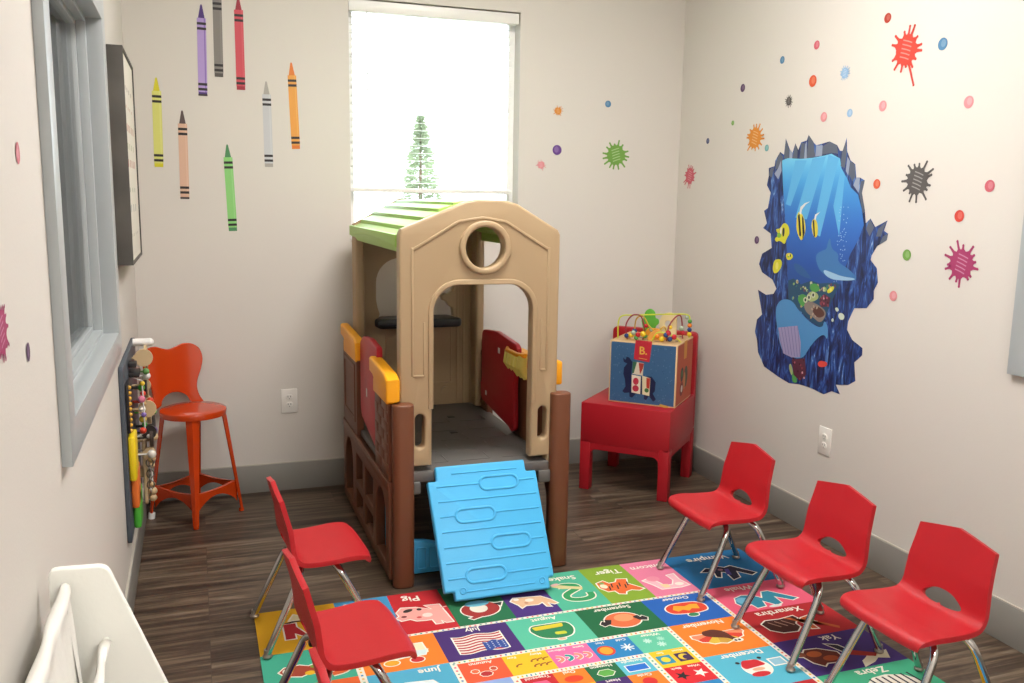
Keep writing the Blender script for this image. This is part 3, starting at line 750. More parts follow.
for i in range(7):
    v = .085 + i * .0620; xa_, xb_ = bx0 + .02, bx1 - .02; segs = [(xa_, xb_)]
    for (su, sv) in SL:
        if abs(v - sv) < .026: segs = [(xa_, su - .085), (su + .085, xb_)]
    for (s0, s1) in segs: m.tube([Mr @ Vector((s0, v, zf - .001)), Mr @ Vector((s1, v, zf - .001))], .0042, 8)
for (u, v) in SL:
    pp = [(u + b_, v + a_) for a_, b_ in slot(0, -.083, .083, .027)]
    m.tube([Mr @ Vector((p[0], p[1], zf - .001)) for p in pp], .0060, 10, closed=True)
m.tube([Mr @ Vector((bx0 + .09, .03, zf)), Mr @ Vector((bx1 - .09, .03, zf))], .003, 8)
m.tube([Mr @ Vector((bx0 + .09, L - .035, zf)), Mr @ Vector((bx1 - .09, L - .035, zf))], .003, 8)
for u in (bx0 + .075, bx1 - .055): m.torus((u, .035, zf), .012, .003, Mr, 18, 6)
m.build('ramp', bluep, ph)
# low blue panel under the deck
m = MB()
pts = [(.79, .012), (1.02, .012), (1.02, .10)] + [(1.02 - .19 * t, .10 + .06 * math.sin(t * PI / 2)) for t in (.25, .5, .75, 1)] + [(.79, .155)]
m.flat(pts, (), .035, .006, frame('xz', (0, 3.52, 0)))
for a, b_ in ((.84, .885), (.895, .94)):
    m.flat(rrect(a, .03, b_, .13, .01), [rrect(a + .006, .036, b_ - .006, .124, .008)], .008, .002, frame('xz', (0, 3.502, 0)))
m.box((.775, 3.54, .01), (.795, 4.55, .32), .008)
m.build('crawl_panel', bluep, ph)

# ================================================================== small red school chairs
redc = mat('red_chair_shell', '#b81d26', 0.38, bump=0.25, bscale=900, spec=0.45)
chrome = mat('chrome', '#c9c8c6', 0.12, 1.0); rubber = mat('chair_glide', '#a39c92', 0.3, 0.7); darkm = mat('dark_bracket', '#2a2624', 0.6)
def shell_mesh():
    prof = [(.166, .285), (.168, .293), (.162, .303), (.146, .309), (.10, .311), (.04, .307), (-.02, .305), (-.060, .308), (-.080, .319), (-.094, .342), (-.102, .385), (-.111, .440), (-.124, .505), (-.135, .560)]
    hw = [.158, .164, .169, .173, .175, .173, .170, .167, .165, .163, .160, .156, .150, .146]
    P = [Vector(p) for p in prof]; n = len(P)
    S = [0]
    for i in range(1, n): S.append(S[-1] + (P[i] - P[i - 1]).length)
    tot = S[-1]
    def cat(t):
        s = t * tot; i = 0
        while i < n - 2 and S[i + 1] < s: i += 1
        f = (s - S[i]) / (S[i + 1] - S[i])
        p0, p1, p2, p3 = P[max(i - 1, 0)], P[i], P[i + 1], P[min(i + 2, n - 1)]
        q = 0.5 * ((2 * p1) + (p2 - p0) * f + (2 * p0 - 5 * p1 + 4 * p2 - p3) * f * f + (3 * p1 - p0 - 3 * p2 + p3) * f ** 3)
        return q, hw[i] * (1 - f) + hw[i + 1] * f
    NU, NV = 60, 120
    def at(u, t):
        # u -1..1 ; clip the top corners
        p, h = cat(t)
        x, z = p
        back = max(0.0, min(1.0, (z - .33) / .10)) if x < -.03 else 0.0
        au = abs(u); cw = max(0, (au - .45) / .55)
        x2 = x + .006 * back * au ** 2
        z -= .028 * au * max(0, min(1, (z - .42) / .14))
        fr_ = max(0.0, min(1.0, (.15 - x) / .08)) * (1 - back)
        z -= .006 * (1 - au ** 2) * fr_
        x2 -= .010 * au ** 4 * max(0, min(1, (x - .06) / .08))
        return Vector((x2, u * h, z))
    bm = bmesh.new()
    # hole in (y, s) space
    hc = S[8] + .023
    def hf(y, s):   # <0 inside
        ds = s - hc; k = ds / (.034 if ds > 0 else .017)
        w = 1.0 - .30 * max(0.0, k) if k > 0 else 1.0
        return math.sqrt((abs(y) / (.078 * max(.4, w))) ** 2.6 + abs(k) ** 2.2) - 1
    uv = [[(-1 + 2 * i / NU, j / NV) for i in range(NU + 1)] for j in range(NV + 1)]
    for j in range(NV + 1):
        for i in range(NU + 1):
            for _ in range(6):
                u, t = uv[j][i]; _, h = cat(t); y = u * h; s = t * tot
                v = hf(y, s)
                if abs(v) < .22:
                    e = 1e-4; gy = (hf(y + e, s) - v) / e; gs = (hf(y, s + e) - v) / e; g2 = gy * gy + gs * gs
                    if g2 > .1:
                        st = -v / g2; dy, ds = gy * st, gs * st
                        if abs(dy) < .0034 and abs(ds) < .0030: uv[j][i] = (u + dy / h, t + ds / tot)
    V = [[bm.verts.new(at(*uv[j][i])) for i in range(NU + 1)] for j in range(NV + 1)]
    for j in range(NV):
        for i in range(NU):
            cu = sum(uv[a][b_][0] for a in (j, j + 1) for b_ in (i, i + 1)) / 4; ct = sum(uv[a][b_][1] for a in (j, j + 1) for b_ in (i, i + 1)) / 4
            _, h = cat(ct)
            if hf(cu * h, ct * tot) < -.01: continue
            bm.faces.new((V[j][i], V[j][i + 1], V[j + 1][i + 1], V[j + 1][i]))
    for v in [v for v in bm.verts if not v.link_faces]: bm.verts.remove(v)
    # smooth jaggies of the hole edge
    bmesh.ops.recalc_face_normals(bm, faces=bm.faces)
    # rolled rim : drop a short skirt around the outer boundary
    for f in bm.faces: f.smooth = True
    me = bpy.data.meshes.new('shell'); bm.to_mesh(me); bm.free()
    return me
def make_school_chair():
    t = thing('school_chair', 'x', 'chair', (0, 0, 0), 0, 'small red school chairs with chrome legs')
    me = shell_mesh(); me.materials.append(redc)
    sh = bpy.data.objects.new('seat_shell', me); COL.objects.link(sh); sh.parent = t
    so = sh.modifiers.new('s', 'SOLIDIFY'); so.thickness = 0.016; so.offset = 0
    bv = sh.modifiers.new('b', 'BEVEL'); bv.width = 0.006; bv.segments = 3; bv.limit_method = 'ANGLE'; bv.angle_limit = math.radians(50)
    # legs: two inverted U tubes, splayed
    for k, (xf, xt, side_y) in enumerate(((.190, .050, .165), (-.190, -.062, .160))):
        for sy in (-1, 1):
            zt = .278
            yin = .060; yk = .128
            p = [(xt * .85, sy * yin, zt), (xt * .93, sy * (yin + .02), zt - .001), (xt + (xf - xt) * .06, sy * (yk - .005), zt - .010), (xt + (xf - xt) * .16, sy * (yk + .012), zt - .034),
                 (xt + (xf - xt) * .28, sy * (yk + .018), zt - .070), (xf, sy * side_y, .014)]
            q = []
            for a, b_ in zip(p, p[1:]):
                for f in (0, .5): q.append(Vector(a).lerp(Vector(b_), f))
            q.append(Vector(p[-1]))
            for _ in range(2): q = [q[0]] + [(q[i - 1] + q[i] * 2 + q[i + 1]) / 4 for i in range(1, len(q) - 1)] + [q[-1]]
            m = MB(); m.tube(q, .0122, 14); lg = m.build('leg', chrome, t)
            m = MB(); m.lathe([(0, .001), (.013, .001), (.0165, .005), (.0165, .009), (.012, .015), (.011, .030), (0, .030)], Matrix.Translation((xf, sy * side_y, 0)), 18); m.build('glide', rubber, lg)
    m = MB()
    for x in (.082, -.066): m.tube([(x, -.08, .284), (x, .08, .284)], .0105, 12)
    m.box((-.09, -.035, .284), (.11, -.015, .297), .002); m.box((-.09, .015, .284), (.11, .035, .297), .002)
    m.build('seat_bracket', darkm, t)
    return t
proto = make_school_chair()
spots = [(2.066, 3.085, PI + .01, 'small red plastic chair on the right, nearest the big red chair'),
         (2.072, 2.515, PI + .01, 'small red plastic chair in the middle of the right hand row'),
         (2.120, 2.050, PI + .02, 'small red plastic chair at the near end of the right hand row'),
         (.372, 3.165, .07, 'small red plastic chair on the left, farthest back beside the playhouse'),
         (.366, 2.450, .09, 'small red plastic chair on the yellow rug corner, middle of the left row'),
         (.365, 1.825, .06, 'small red plastic chair nearest the camera on the left, only backrest in view')]
for i, (x, y, rz, lab) in enumerate(spots):
    o = proto if i == 0 else copy_tree(proto)
    o.location = (x, y, RUGZ); o.scale = ((1.02, 1, 1.04) if i < 3 else (1.04, 1.02, 1.04)); o.rotation_euler = (0, 0, rz); o['label'] = lab

# ================================================================== big red chair (rotated)
redw = mat('red_painted_wood', '#a81b26', 0.42, bump=0.08, bscale=120, spec=0.4)
bc = thing('big_red_chair', 'large boxy red painted chair standing in the far right corner', 'chair', (2.330, 4.372, 0), -PI / 4)
# local: +x to the right of the front edge, +y to the back ; width .49, depth .60
W2, D0, D1 = .253, -.24, .305
ZS = .497
m = MB()
front = [(-W2, .28), (W2, .28), (W2, ZS), (-W2, ZS)]
m.box((-W2, D0, .27), (W2, D1 - .02, ZS), .006)
m.build('seat', redw, bc, local=True)
m = MB()
def apron(x0_, x1_):
    return [(x0_, .0)]
lw = .058
arch = [(-W2, .0), (-W2 + lw, 0), (-W2 + lw, .20)] + arc_pts(-W2 + lw + .03, .215, .03, 180, 90, 5) + arc_pts(W2 - lw - .03, .215, .03, 90, 0, 5) + [(W2 - lw, .20), (W2 - lw, 0), (W2, 0), (W2, .30), (-W2, .30)]
m.flat([(-W2 + lw, .30), (W2 - lw, .30), (W2 - lw, .17)] + arc_pts(W2 - lw - .035, .200, .035, -20, 90, 5) + arc_pts(-W2 + lw + .035, .200, .035, 90, 200, 5) + [(-W2 + lw, .17)], (), .03, .003, frame('xz', (0, D0 + .018, 0)))
for sx in (-1, 1):
    m.flat([(D0 + .05, .30), (D1 - .07, .30), (D1 - .07, .17)] + arc_pts(D1 - .105, .200, .035, -20, 90, 5) + arc_pts(D0 + .085, .200, .035, 90, 200, 5) + [(D0 + .05, .17)], (), .03, .003, frame('yz', (sx * (W2 - .018), 0, 0)))
m.build('apron', redw, bc, local=True)
for sx in (-1, 1):
    m = MB(); m.box((sx * W2, D0, 0), (sx * (W2 - lw), D0 + lw, .29), .005); m.build('leg', redw, bc, local=True)
    m = MB(); m.box((sx * W2, D1 - .065, 0), (sx * (W2 - .055), D1, .29), .005); m.build('leg', redw, bc, local=True)
m = MB()
m.flat(round_poly([(-W2, .28), (W2, .28), (W2, .858), (-W2, .858)], .03), (), .045, .006, frame('xz', (0, D1 - .0225, 0)))
m.build('backrest', redw, bc, local=True)

# ================================================================== activity cube on the big chair
plyw = mat('plywood_edge', '#d9b98c', 0.5); 
cube = thing('activity_cube', 'wooden activity cube with bead maze on top of the big red chair', 'toy', (2.393, 4.352, ZS + .001), -PI / 4 + .02)
SX, SY, HZ = .188, .182, .345     # half width, half depth, height
cubeart = art_mat('printed_plywood', 0.5)
m = MB(); m.box((-SX, -SY, 0), (SX, SY, HZ), .004); m.build('box_body', plyw, cube, local=True)
Mc = full(cube)
# front face print (blue with animal cut-out and letter plate)
A = Art(Mc @ Matrix(((1, 0, 0, 0), (0, 0, -1, -SY - .0004), (0, 1, 0, 0), (0, 0, 0, 1))), step=.0004)
b_ = .008
A.poly([(-SX + b_, b_), (SX - b_, b_), (SX - b_, HZ - b_), (-SX + b_, HZ - b_)], '#38618a', 1)
random.seed(3)
for i in range(150):
    A.ell(random.uniform(-SX + .02, SX - .02), random.uniform(.02, HZ - .02), .0035, .0035, random.choice(['#4b7398', '#2d5680', '#55799a']), 2, n=6)
def cp(x, y): return ((x - 247) / 380 * 2 * SX, HZ - (y - 235) / 350 * HZ)
lama = [cp(*p) for p in [(135, 330), (150, 340), (155, 322), (170, 325), (190, 350), (185, 420), (200, 440), (260, 425), (300, 420), (325, 450), (322, 500), (310, 515), (330, 545), (315, 560), (290, 530), (275, 555), (262, 550), (262, 525), (215, 525), (195, 550), (180, 545), (178, 522), (150, 528), (138, 518), (155, 490), (150, 450), (140, 420), (142, 385), (160, 360), (140, 352)]]
A.poly(lama, '#141d45', 3)
A.poly([cp(192, 345), cp(255, 350), cp(250, 420), cp(192, 415)], '#d9d2bd', 4); A.poly([cp(192, 345), cp(215, 347), cp(200, 410), cp(190, 412)], '#3c6b4d', 5); A.poly([cp(225, 350), cp(255, 352), cp(250, 380), cp(235, 415)], '#a8372f', 5)
A.poly([cp(188, 420), cp(240, 425), cp(240, 525), cp(190, 520)], '#e6dcc8', 4); A.ell(*cp(213, 455), .016, .020, '#b82c44', 5); A.ell(*cp(213, 495), .018, .018, '#b82c44', 5)
A.poly([cp(248, 420), cp(295, 430), cp(292, 530), cp(252, 525)], '#ddd2ae', 4); A.poly([cp(272, 430), cp(294, 432), cp(290, 490), cp(274, 485)], '#b83a2c', 5); A.ell(*cp(276, 500), .012, .012, '#3c6b3d', 5)
A.poly([cp(352, 568), cp(400, 576), cp(400, 590), cp(352, 582)], '#caa24d', 3)
A.poly([cp(203, 225), cp(296, 225), cp(285, 342), cp(196, 332)], '#c02738', 3)
A.text('B.', .060, *cp(248, 283), '#e8b54a', 4); A.poly([cp(225, 322), cp(270, 326), cp(270, 329), cp(225, 325)], '#e8b54a', 4)
A.build('front_print', cubeart, cube)
A = Art(Mc @ Matrix(((0, 0, 1, SX + .0004), (1, 0, 0, 0), (0, 1, 0, 0), (0, 0, 0, 1))), step=.0004)
A.poly([(-SY + b_, b_), (SY - b_, b_), (SY - b_, HZ - b_), (-SY + b_, HZ - b_)], '#c2532e', 1)
A.poly([(-.03, HZ - .10), (.03, HZ - .10), (.035, HZ), (-.035, HZ)], '#e0a03c', 2)
A.ell(-.06, .165, .034, .04, '#2c2a2c', 2); A.ell(.03, .14, .045, .06, '#40503c', 2); A.ell(-.06, .085, .04, .04, '#7a2020', 2); A.ell(-.055, .085, .02, .02, '#e2e0d8', 3); A.ell(0, .12, .022, .05, '#c88a50', 3)
A.ell(-.06, .17, .014, .02, '#3e7a44', 3)
A.build('side_print', cubeart, cube)
A = Art(Mc @ Matrix.Translation((0, 0, HZ + .0004)), step=.0004)
A.poly([(-SX + .004, -SY + .004), (SX - .004, -SY + .004), (SX - .004, SY - .004), (-SX + .004, SY - .004)], '#cfa878', 0)
for i in range(26):
    A.ell(random.uniform(-.17, .17), random.uniform(-.15, .15), .016, .012, random.choice(['#2c2a2c', '#c8a23c', '#7d5a30', '#b8853c', '#3a3a30']), 1, random.uniform(0, 3), 8)
A.build('top_print', cubeart, cube)
def wire(pts, col, r=.004):
    P = [Vector(p) for p in pts]; q = []
    for i in range(len(P) - 1):
        p0, p1, p2, p3 = P[max(i - 1, 0)], P[i], P[i + 1], P[min(i + 2, len(P) - 1)]
        for k in range(8):
            f = k / 8
            q.append(0.5 * ((2 * p1) + (p2 - p0) * f + (2 * p0 - 5 * p1 + 4 * p2 - p3) * f * f + (3 * p1 - p0 - 3 * p2 + p3) * f ** 3))
    q.append(P[-1])
    m = MB(); m.tube(q, r, 8); return m.build('bead_wire', mat('wire_' + col, col, .3), cube, local=True), q
def bead(par, p, r, col):
    m = MB(); m.sphere(p, r, 14); return m.build('bead', mat('bead_' + col, col, .25), par, local=True)
T = HZ
RED, GRN, YEL, BLU, SIL = '#c02030', '#4f9a4a', '#e3c22c', '#24407c', '#a8b8a0'
w1, q = wire([(-.17, -.10, T), (-.17, -.10, T + .09), (-.15, -.09, T + .125), (-.08, -.06, T + .13), (.10, .05, T + .135), (.165, .10, T + .13), (.18, .11, T + .10), (.18, .11, T)], '#c9d23c')
w2, q = wire([(-.11, -.12, T), (-.12, -.12, T + .08), (-.085, -.12, T + .135), (-.04, -.11, T + .13), (-.02, -.10, T + .06), (-.03, -.09, T)], '#8a2030')
w3, q = wire([(-.10, -.02, T), (-.09, -.03, T + .10), (-.05, -.03, T + .12), (-.01, -.04, T + .07), (.03, -.03, T + .04), (.07, -.02, T + .07), (.09, -.01, T)], '#c9a23c')
w4, q = wire([(.10, -.08, T), (.105, -.06, T + .08), (.13, .0, T + .13), (.15, .03, T + .12), (.155, .06, T)], '#8a2030')
w5, q = wire([(.03, -.13, T + .0), (.06, -.13, T + .05), (.10, -.12, T + .05), (.15, -.10, T + .03), (.18, -.08, T)], '#c9d23c')
for par, L_ in ((w2, [(-.115, -.12, T + .02, .013, BLU), (-.09, -.12, T + .025, .014, YEL), (-.075, -.125, T + .04, .013, SIL), (-.05, -.12, T + .03, .014, RED), (-.025, -.11, T + .035, .016, YEL), (-.02, -.09, T + .02, .012, GRN), (-.06, -.12, T + .012, .012, GRN)]),
                (w3, [(-.10, -.02, T + .035, .014, BLU), (-.03, -.03, T + .07, .012, RED), (-.0, -.03, T + .05, .012, SIL)]),
                (w4, [(.105, -.07, T + .045, .015, RED), (.108, -.05, T + .075, .013, YEL), (.15, .04, T + .06, .014, SIL), (.155, .05, T + .035, .014, RED)]),
                (w5, [(.06, -.13, T + .03, .012, '#e07a20'), (.085, -.13, T + .018, .014, YEL), (.105, -.12, T + .04, .014, BLU), (.125, -.11, T + .018, .014, BLU), (.145, -.10, T + .03, .015, RED), (.12, -.12, T + .05, .013, RED)]),
                (w1, [(.18, .11, T + .02, .013, YEL), (.18, .11, T + .045, .013, BLU), (.18, .11, T + .07, .013, '#e07a20'), (.18, .11, T + .093, .012, GRN), (.165, .10, T + .115, .011, SIL)])):
    for (x, y, z, r, cc) in L_: bead(par, (x, y, z), r, cc)
m = MB()
m.flat(round_poly([(-.03, 0), (.03, 0), (.035, .06), (.055, .075), (.05, .10), (.03, .105), (.03, .14), (0, .16), (-.03, .14), (-.035, .10), (-.05, .09), (-.04, .05)], .015), (), .012, .003, Matrix.Translation((-.035, .06, T)) @ frame('xz'))
m.build('tree_cutout', mat('leaf_green_paint', '#5aa83a', .4), cube, local=True)
m = MB(); m.flat(round_poly([(-.05, 0), (.05, 0), (.05, .11), (.02, .14), (-.03, .13), (-.05, .09)], .02), [ell(0, .07, .018, .02, 16)], .012, .003, Matrix.Translation((.06, .10, T)) @ frame('xz')); m.build('house_cutout', mat('cream_paint', '#ddc99a', .5), cube, local=True)
m = MB(); m.flat(arc_pts(0, 0, .055, 0, 180, 14), (), .012, .003, Matrix.Translation((.045, -.07, T)) @ Matrix.Rotation(.5, 4, 'Z') @ frame('xz')); m.build('half_wheel', mat('orange_wood', '#d8963f', .45), cube, local=True)
m = MB(); m.flat(round_poly([(-.05, 0), (.05, .02), (.045, .05), (-.02, .05)], .012), (), .012, .003, Matrix.Translation((-.0, -.03, T + .01)) @ frame('xz')); m.build('slider', mat('mustard_paint', '#d9932c', .45), cube, local=True)

# ================================================================== orange metal bar stool
orm = mat('orange_enamel', '#c43f10', 0.22, spec=0.6, coat=0.3)
st = thing('metal_stool', 'orange metal stool with heart shaped backrest in the far left corner', 'stool', (-.035, 4.565, 0), math.radians(-47))
# local +x = faces away from the backrest ; feet at +-x/+-y square corners
SZ = .553
m = MB(); m.lathe([(0, SZ), (.10, SZ), (.143, SZ - .001), (.156, SZ - .006), (.159, SZ - .014), (.156, SZ - .034), (.148, SZ - .034), (.148, SZ - .012), (0, SZ - .010)], None, 40)
m.build('seat', orm, st, local=True)
feet = [(.150, .150), (.150, -.150), (-.155, .150), (-.150, -.155)]
tops = [(.095, .095), (.095, -.095), (-.095, .095), (-.095, -.095)]
white_foot = [0, 0, 1, 1]
for (fx, fy), (tx, ty), wf in zip(feet, tops, white_foot):
    m = MB(); a = math.atan2(fy, fx)
    dirv = Vector((math.cos(a), math.sin(a), 0)); per = Vector((-dirv.y, dirv.x, 0))
    def sect(p, w_, d_): return [p + per * w_ + dirv * 0, p + dirv * d_, p - per * w_, p - per * (w_ - .004) - dirv * .004, p + dirv * (d_ - .006), p + per * (w_ - .004) - dirv * .004]
    t_ = bmesh.new(); rings = []
    for k in range(9):
        f = k / 8; p = Vector((fx, fy, 0.012)).lerp(Vector((tx, ty, SZ - .02)), f); w_ = .014 + .018 * f; rings.append([t_.verts.new(v) for v in sect(p, w_, .010 + .008 * f)])
    for r0, r1 in zip(rings, rings[1:]):
        for k in range(6): t_.faces.new((r0[k], r0[(k + 1) % 6], r1[(k + 1) % 6], r1[k]))
    t_.faces.new(rings[0][::-1]); t_.faces.new(rings[-1]); bmesh.ops.recalc_face_normals(t_, faces=t_.faces); m._merge(t_)
    lg = m.build('leg', orm, st, local=True)
    if wf:
        m = MB(); m.cyl((fx, fy, 0.001), (fx * .985, fy * .985, .030), .017, .016, 14); m.build('foot_cap', whitem, lg, local=True)
    else:
        m = MB(); m.cyl((fx, fy, 0.001), (fx, fy, .014), .013, .013, 14); m.build('foot_cap', orm, lg, local=True)
def lerp_leg(i, z):
    f = z / SZ; return Vector((feet[i][0] + (tops[i][0] - feet[i][0]) * f, feet[i][1] + (tops[i][1] - feet[i][1]) * f, z))
for i, j in ((0, 1), (1, 3), (3, 2), (2, 0)):
    m = MB(); n_ = 14
    a, b2 = lerp_leg(i, .13), lerp_leg(j, .13)
    inn = ((a + b2) / 2).copy(); inn.z = 0; inn.normalize()
    t_ = bmesh.new(); rows = []
    for k in range(n_ + 1):
        f = k / n_; p = a.lerp(b2, f); top = .165 - .010 * math.sin(PI * f); bot = .055 + .072 * math.sin(PI * f) ** .8
        rows.append([t_.verts.new((p.x, p.y, bot)), t_.verts.new((p.x, p.y, top)), t_.verts.new((p.x - inn.x * .016, p.y - inn.y * .016, top)), t_.verts.new((p.x - inn.x * .013, p.y - inn.y * .013, top - .004)), t_.verts.new((p.x - inn.x * .003, p.y - inn.y * .003, top - .004)), t_.verts.new((p.x - inn.x * .003, p.y - inn.y * .003, bot))])
    for r0, r1 in zip(rows, rows[1:]):
        for k in range(6): t_.faces.new((r0[k], r0[(k + 1) % 6], r1[(k + 1) % 6], r1[k]))
    bmesh.ops.recalc_face_normals(t_, faces=t_.faces); m._merge(t_)
    m.build('stretcher', orm, st, local=True)
# heart backrest, curved around the seat edge
hp = [(-.155, -.03), (-.075, .0)] + [( -.075 + .075 * (1 - math.cos(a)), .0 + .062 * math.sin(a)) for a in [PI * k / 10 for k in range(1, 10)]] + [(.075, .0), (.155, -.03), (.125, .02), (.112, .07), (.118, .12), (.138, .18), (.148, .24)] + \
     [(.135, .295), (.105, .325), (.065, .330), (.030, .312), (.0, .300), (-.030, .312), (-.065, .330), (-.105, .325), (-.135, .295), (-.148, .24), (-.138, .18), (-.118, .12), (-.112, .07), (-.125, .02)]
t_ = bmesh.new()
cu = bpy.data.curves.new('c', 'CURVE'); cu.dimensions = '2D'; cu.fill_mode = 'BOTH'; cu.extrude = .003; cu.bevel_depth = .003; cu.offset = -.003
sp = cu.splines.new('POLY'); hp2 = round_poly(hp, .03, 3); sp.points.add(len(hp2) - 1)
for p, q_ in zip(sp.points, hp2): p.co = (q_[0], q_[1], 0, 1)
sp.use_cyclic_u = True; ob = bpy.data.objects.new('c', cu); me = bpy.data.meshes.new_from_object(ob); t_.from_mesh(me)
bpy.data.objects.remove(ob); bpy.data.curves.remove(cu); bpy.data.meshes.remove(me)
bmesh.ops.remove_doubles(t_, verts=t_.verts, dist=1e-5)
for xx in [(-.15 + .02 * k) for k in range(16)]:
    bmesh.ops.bisect_plane(t_, geom=t_.verts[:] + t_.edges[:] + t_.faces[:], plane_co=(xx, 0, 0), plane_no=(1, 0, 0))
for v in t_.verts:
    RR = .30; a = v.co.x / RR; r_ = RR + v.co.z + max(0, v.co.y) * .12; bx = -r_ * math.cos(a) + (RR - .172); by = r_ * math.sin(a) * 1.05; ra = math.radians(-12)
    v.co = Vector((bx * math.cos(ra) - by * math.sin(ra), bx * math.sin(ra) + by * math.cos(ra), SZ - .005 + v.co.y * .90))
bmesh.ops.recalc_face_normals(t_, faces=t_.faces)
m = MB(); m._merge(t_); m.build('backrest', orm, st, local=True)
# ================================================================== alphabet rug
rugart = art_mat('rug_print', 0.85)
rugside = mat('rug_backing', '#4a4540', 0.9)
RX0, RX1, RY_0, RY_1 = .162, 2.338, 1.50, 3.345
RUG = thing('alphabet_rug', 'multicoloured alphabet and picture play rug on the dark plank floor', 'rug', ((RX0 + RX1) / 2, (RY_0 + RY_1) / 2, 0))
m = MB(); m.flat(rrect(RX0, RY_0, RX1, RY_1, .012), (), .006, .001, frame('xy', ((0), (0), .0030))); m.build('rug_base', rugside, RUG)
A = Art(frame('xy'), step=.00012, base=.0061)
CRM = '#efe9da'
A.poly([(RX0 + .002, RY_0 + .002), (RX1 - .002, RY_0 + .002), (RX1 - .002, RY_1 - .002), (RX0 + .002, RY_1 - .002)], CRM, 0)
G = .011
def cell(x0, x1, y0, y1, col): A.poly([(x0, y0), (x1, y0), (x1, y1), (x0, y1)], col, 1)
def word(s, x, y, size=.05, col='#f3eee0', sx=1.0): A.text(s, size, x, y, col, 6, PI, sx)
class Loc:      # picture frame turned half round: u to the left, v toward the viewer
    def __init__(s, cx, cy, k=1.0, layer=2): s.c = (cx, cy); s.k = k; s.l = layer
    def q(s, p): return [(s.c[0] - a * s.k, s.c[1] - b * s.k) for a, b in p]
    def p(s, pts, col, l=1, out=0): 
        P_ = s.q(pts)
        if out: A.outline(P_, out, s.l)
        A.poly(P_, col, s.l + l); return s
    def e(s, x, y, rx, ry, col, l=1, rot=0, out=0): return s.p(ell(x, y, rx, ry, 22, rot), col, l, out)
    def ln(s, pts, w, col, l=2): A.line(s.q(pts), w * s.k, col, s.l + l); return s
back = [.162, .465, .678, .887, 1.115, 1.308, 1.52, 1.72, 1.925]
cols = ['#f0b81c', '#3f94c4', '#c41f28', '#1f6f45', '#492a7a', '#4fb795', '#86a92e', '#e57f9f', '#0f6ba2']
yb0 = 3.005
ends = back + [RX1]
for i, c_ in enumerate(cols):
    cell(ends[i], ends[i + 1], yb0 + (.0 if i < 8 else -.0), RY_1, c_)
# right column W X Y Z ; left column M L K J
yr = [3.005, 2.775, 2.535, 2.290, 2.05, 1.80, 1.502]
for i, c_ in enumerate(['#e85c7a', '#b31c22', '#3d2270', '#3fae84', '#f0b81c', '#3f94c4']): cell(1.942, RX1, yr[i + 1], yr[i], c_)
for i, c_ in enumerate(['#3fae90', '#e8662c', '#3d2270', '#c41f28', '#86a92e', '#e57f9f']): cell(RX0, .465, yr[i + 1] + (.0), yr[i] - (0.0), c_)
# months ring
x_in = [.490, .778, 1.062, 1.348, 1.640, 1.922]
y_in = [2.990, 2.765, 2.522, 2.285, 2.05, 1.80]
for i, c_ in enumerate(['#f07f22', '#46276f', '#59bf9d', '#17683f', '#1a5fb5']): cell(x_in[i], x_in[i + 1], 2.765, 2.990, c_)
for i, c_ in enumerate(['#f07f22', '#53b3cc', '#b31c22', '#46276f']): cell(1.640, 1.922, y_in[i + 2], y_in[i + 1], c_)
for i, c_ in enumerate(['#4fa9c9', '#e85c7a', '#86a92e', '#f0b81c']): cell(.490, .778, y_in[i + 2], y_in[i + 1], c_)
# seasons / opposites ring
xc = [.800, .962, 1.127, 1.289, 1.455, 1.620]
for i, c_ in enumerate(['#ea5a33', '#f2c022', '#ee6fa5', '#2784c0', '#62c4a2']): cell(xc[i], xc[i + 1], 2.612, 2.745, c_)
ycn = [2.612, 2.500, 2.385, 2.27, 2.15]
for i, c_ in enumerate(['#efc31f', '#d5202a', '#2784c0', '#62c4a2']): cell(1.470, 1.620, ycn[i + 1], ycn[i], c_)
for i, c_ in enumerate(['#8ea9dc', '#efc31f', '#ee6fa5', '#86a92e']): cell(.800, .950, ycn[i + 1], ycn[i], c_)
xs = [.975, 1.092, 1.210, 1.328, 1.448]
for j, cs in enumerate([['#c41f28', '#f07f22', '#17683f', '#5bbdd0'], ['#5bbdd0', '#efc31f', '#46276f', '#f07f22'], ['#62c4a2', '#c41f28', '#2784c0', '#ee6fa5'], ['#f07f22', '#46276f', '#86a92e', '#c41f28']]):
    for i, c_ in enumerate(cs): cell(xs[i], xs[i + 1], 2.590 - .095 * (j + 1), 2.590 - .095 * j, c_)
# little coloured dashes in the cream borders
random.seed(5)
dc = ['#3fae90', '#e85c7a', '#f0b81c', '#2784c0', '#ea5a33', '#7fb0a8']
x = .48
while x < 1.93:
    A.poly([(x, 2.9935), (x + .008, 2.9935), (x + .008, 3.0015), (x, 3.0015)], random.choice(dc), 2); x += .021
x = .79
while x < 1.63:
    A.poly([(x, 2.7500), (x + .007, 2.7500), (x + .007, 2.7600), (x, 2.7600)], random.choice(dc), 2); x += .019
x = .97
while x < 1.455:
    A.poly([(x, 2.5955), (x + .006, 2.5955), (x + .006, 2.6065), (x, 2.6065)], random.choice(dc), 2); x += .016
for xx, y0_, y1_ in ((.4775, 1.8, 2.99), (1.932, 1.8, 2.99), (.789, 1.95, 2.75), (1.630, 1.95, 2.75), (.9625, 2.2, 2.59), (1.459, 2.2, 2.59)):
    y = y0_
    while y < y1_:
        A.poly([(xx - .004, y), (xx + .004, y), (xx + .004, y + .009), (xx - .004, y + .009)], random.choice(dc), 2); y += .022
O = .0055
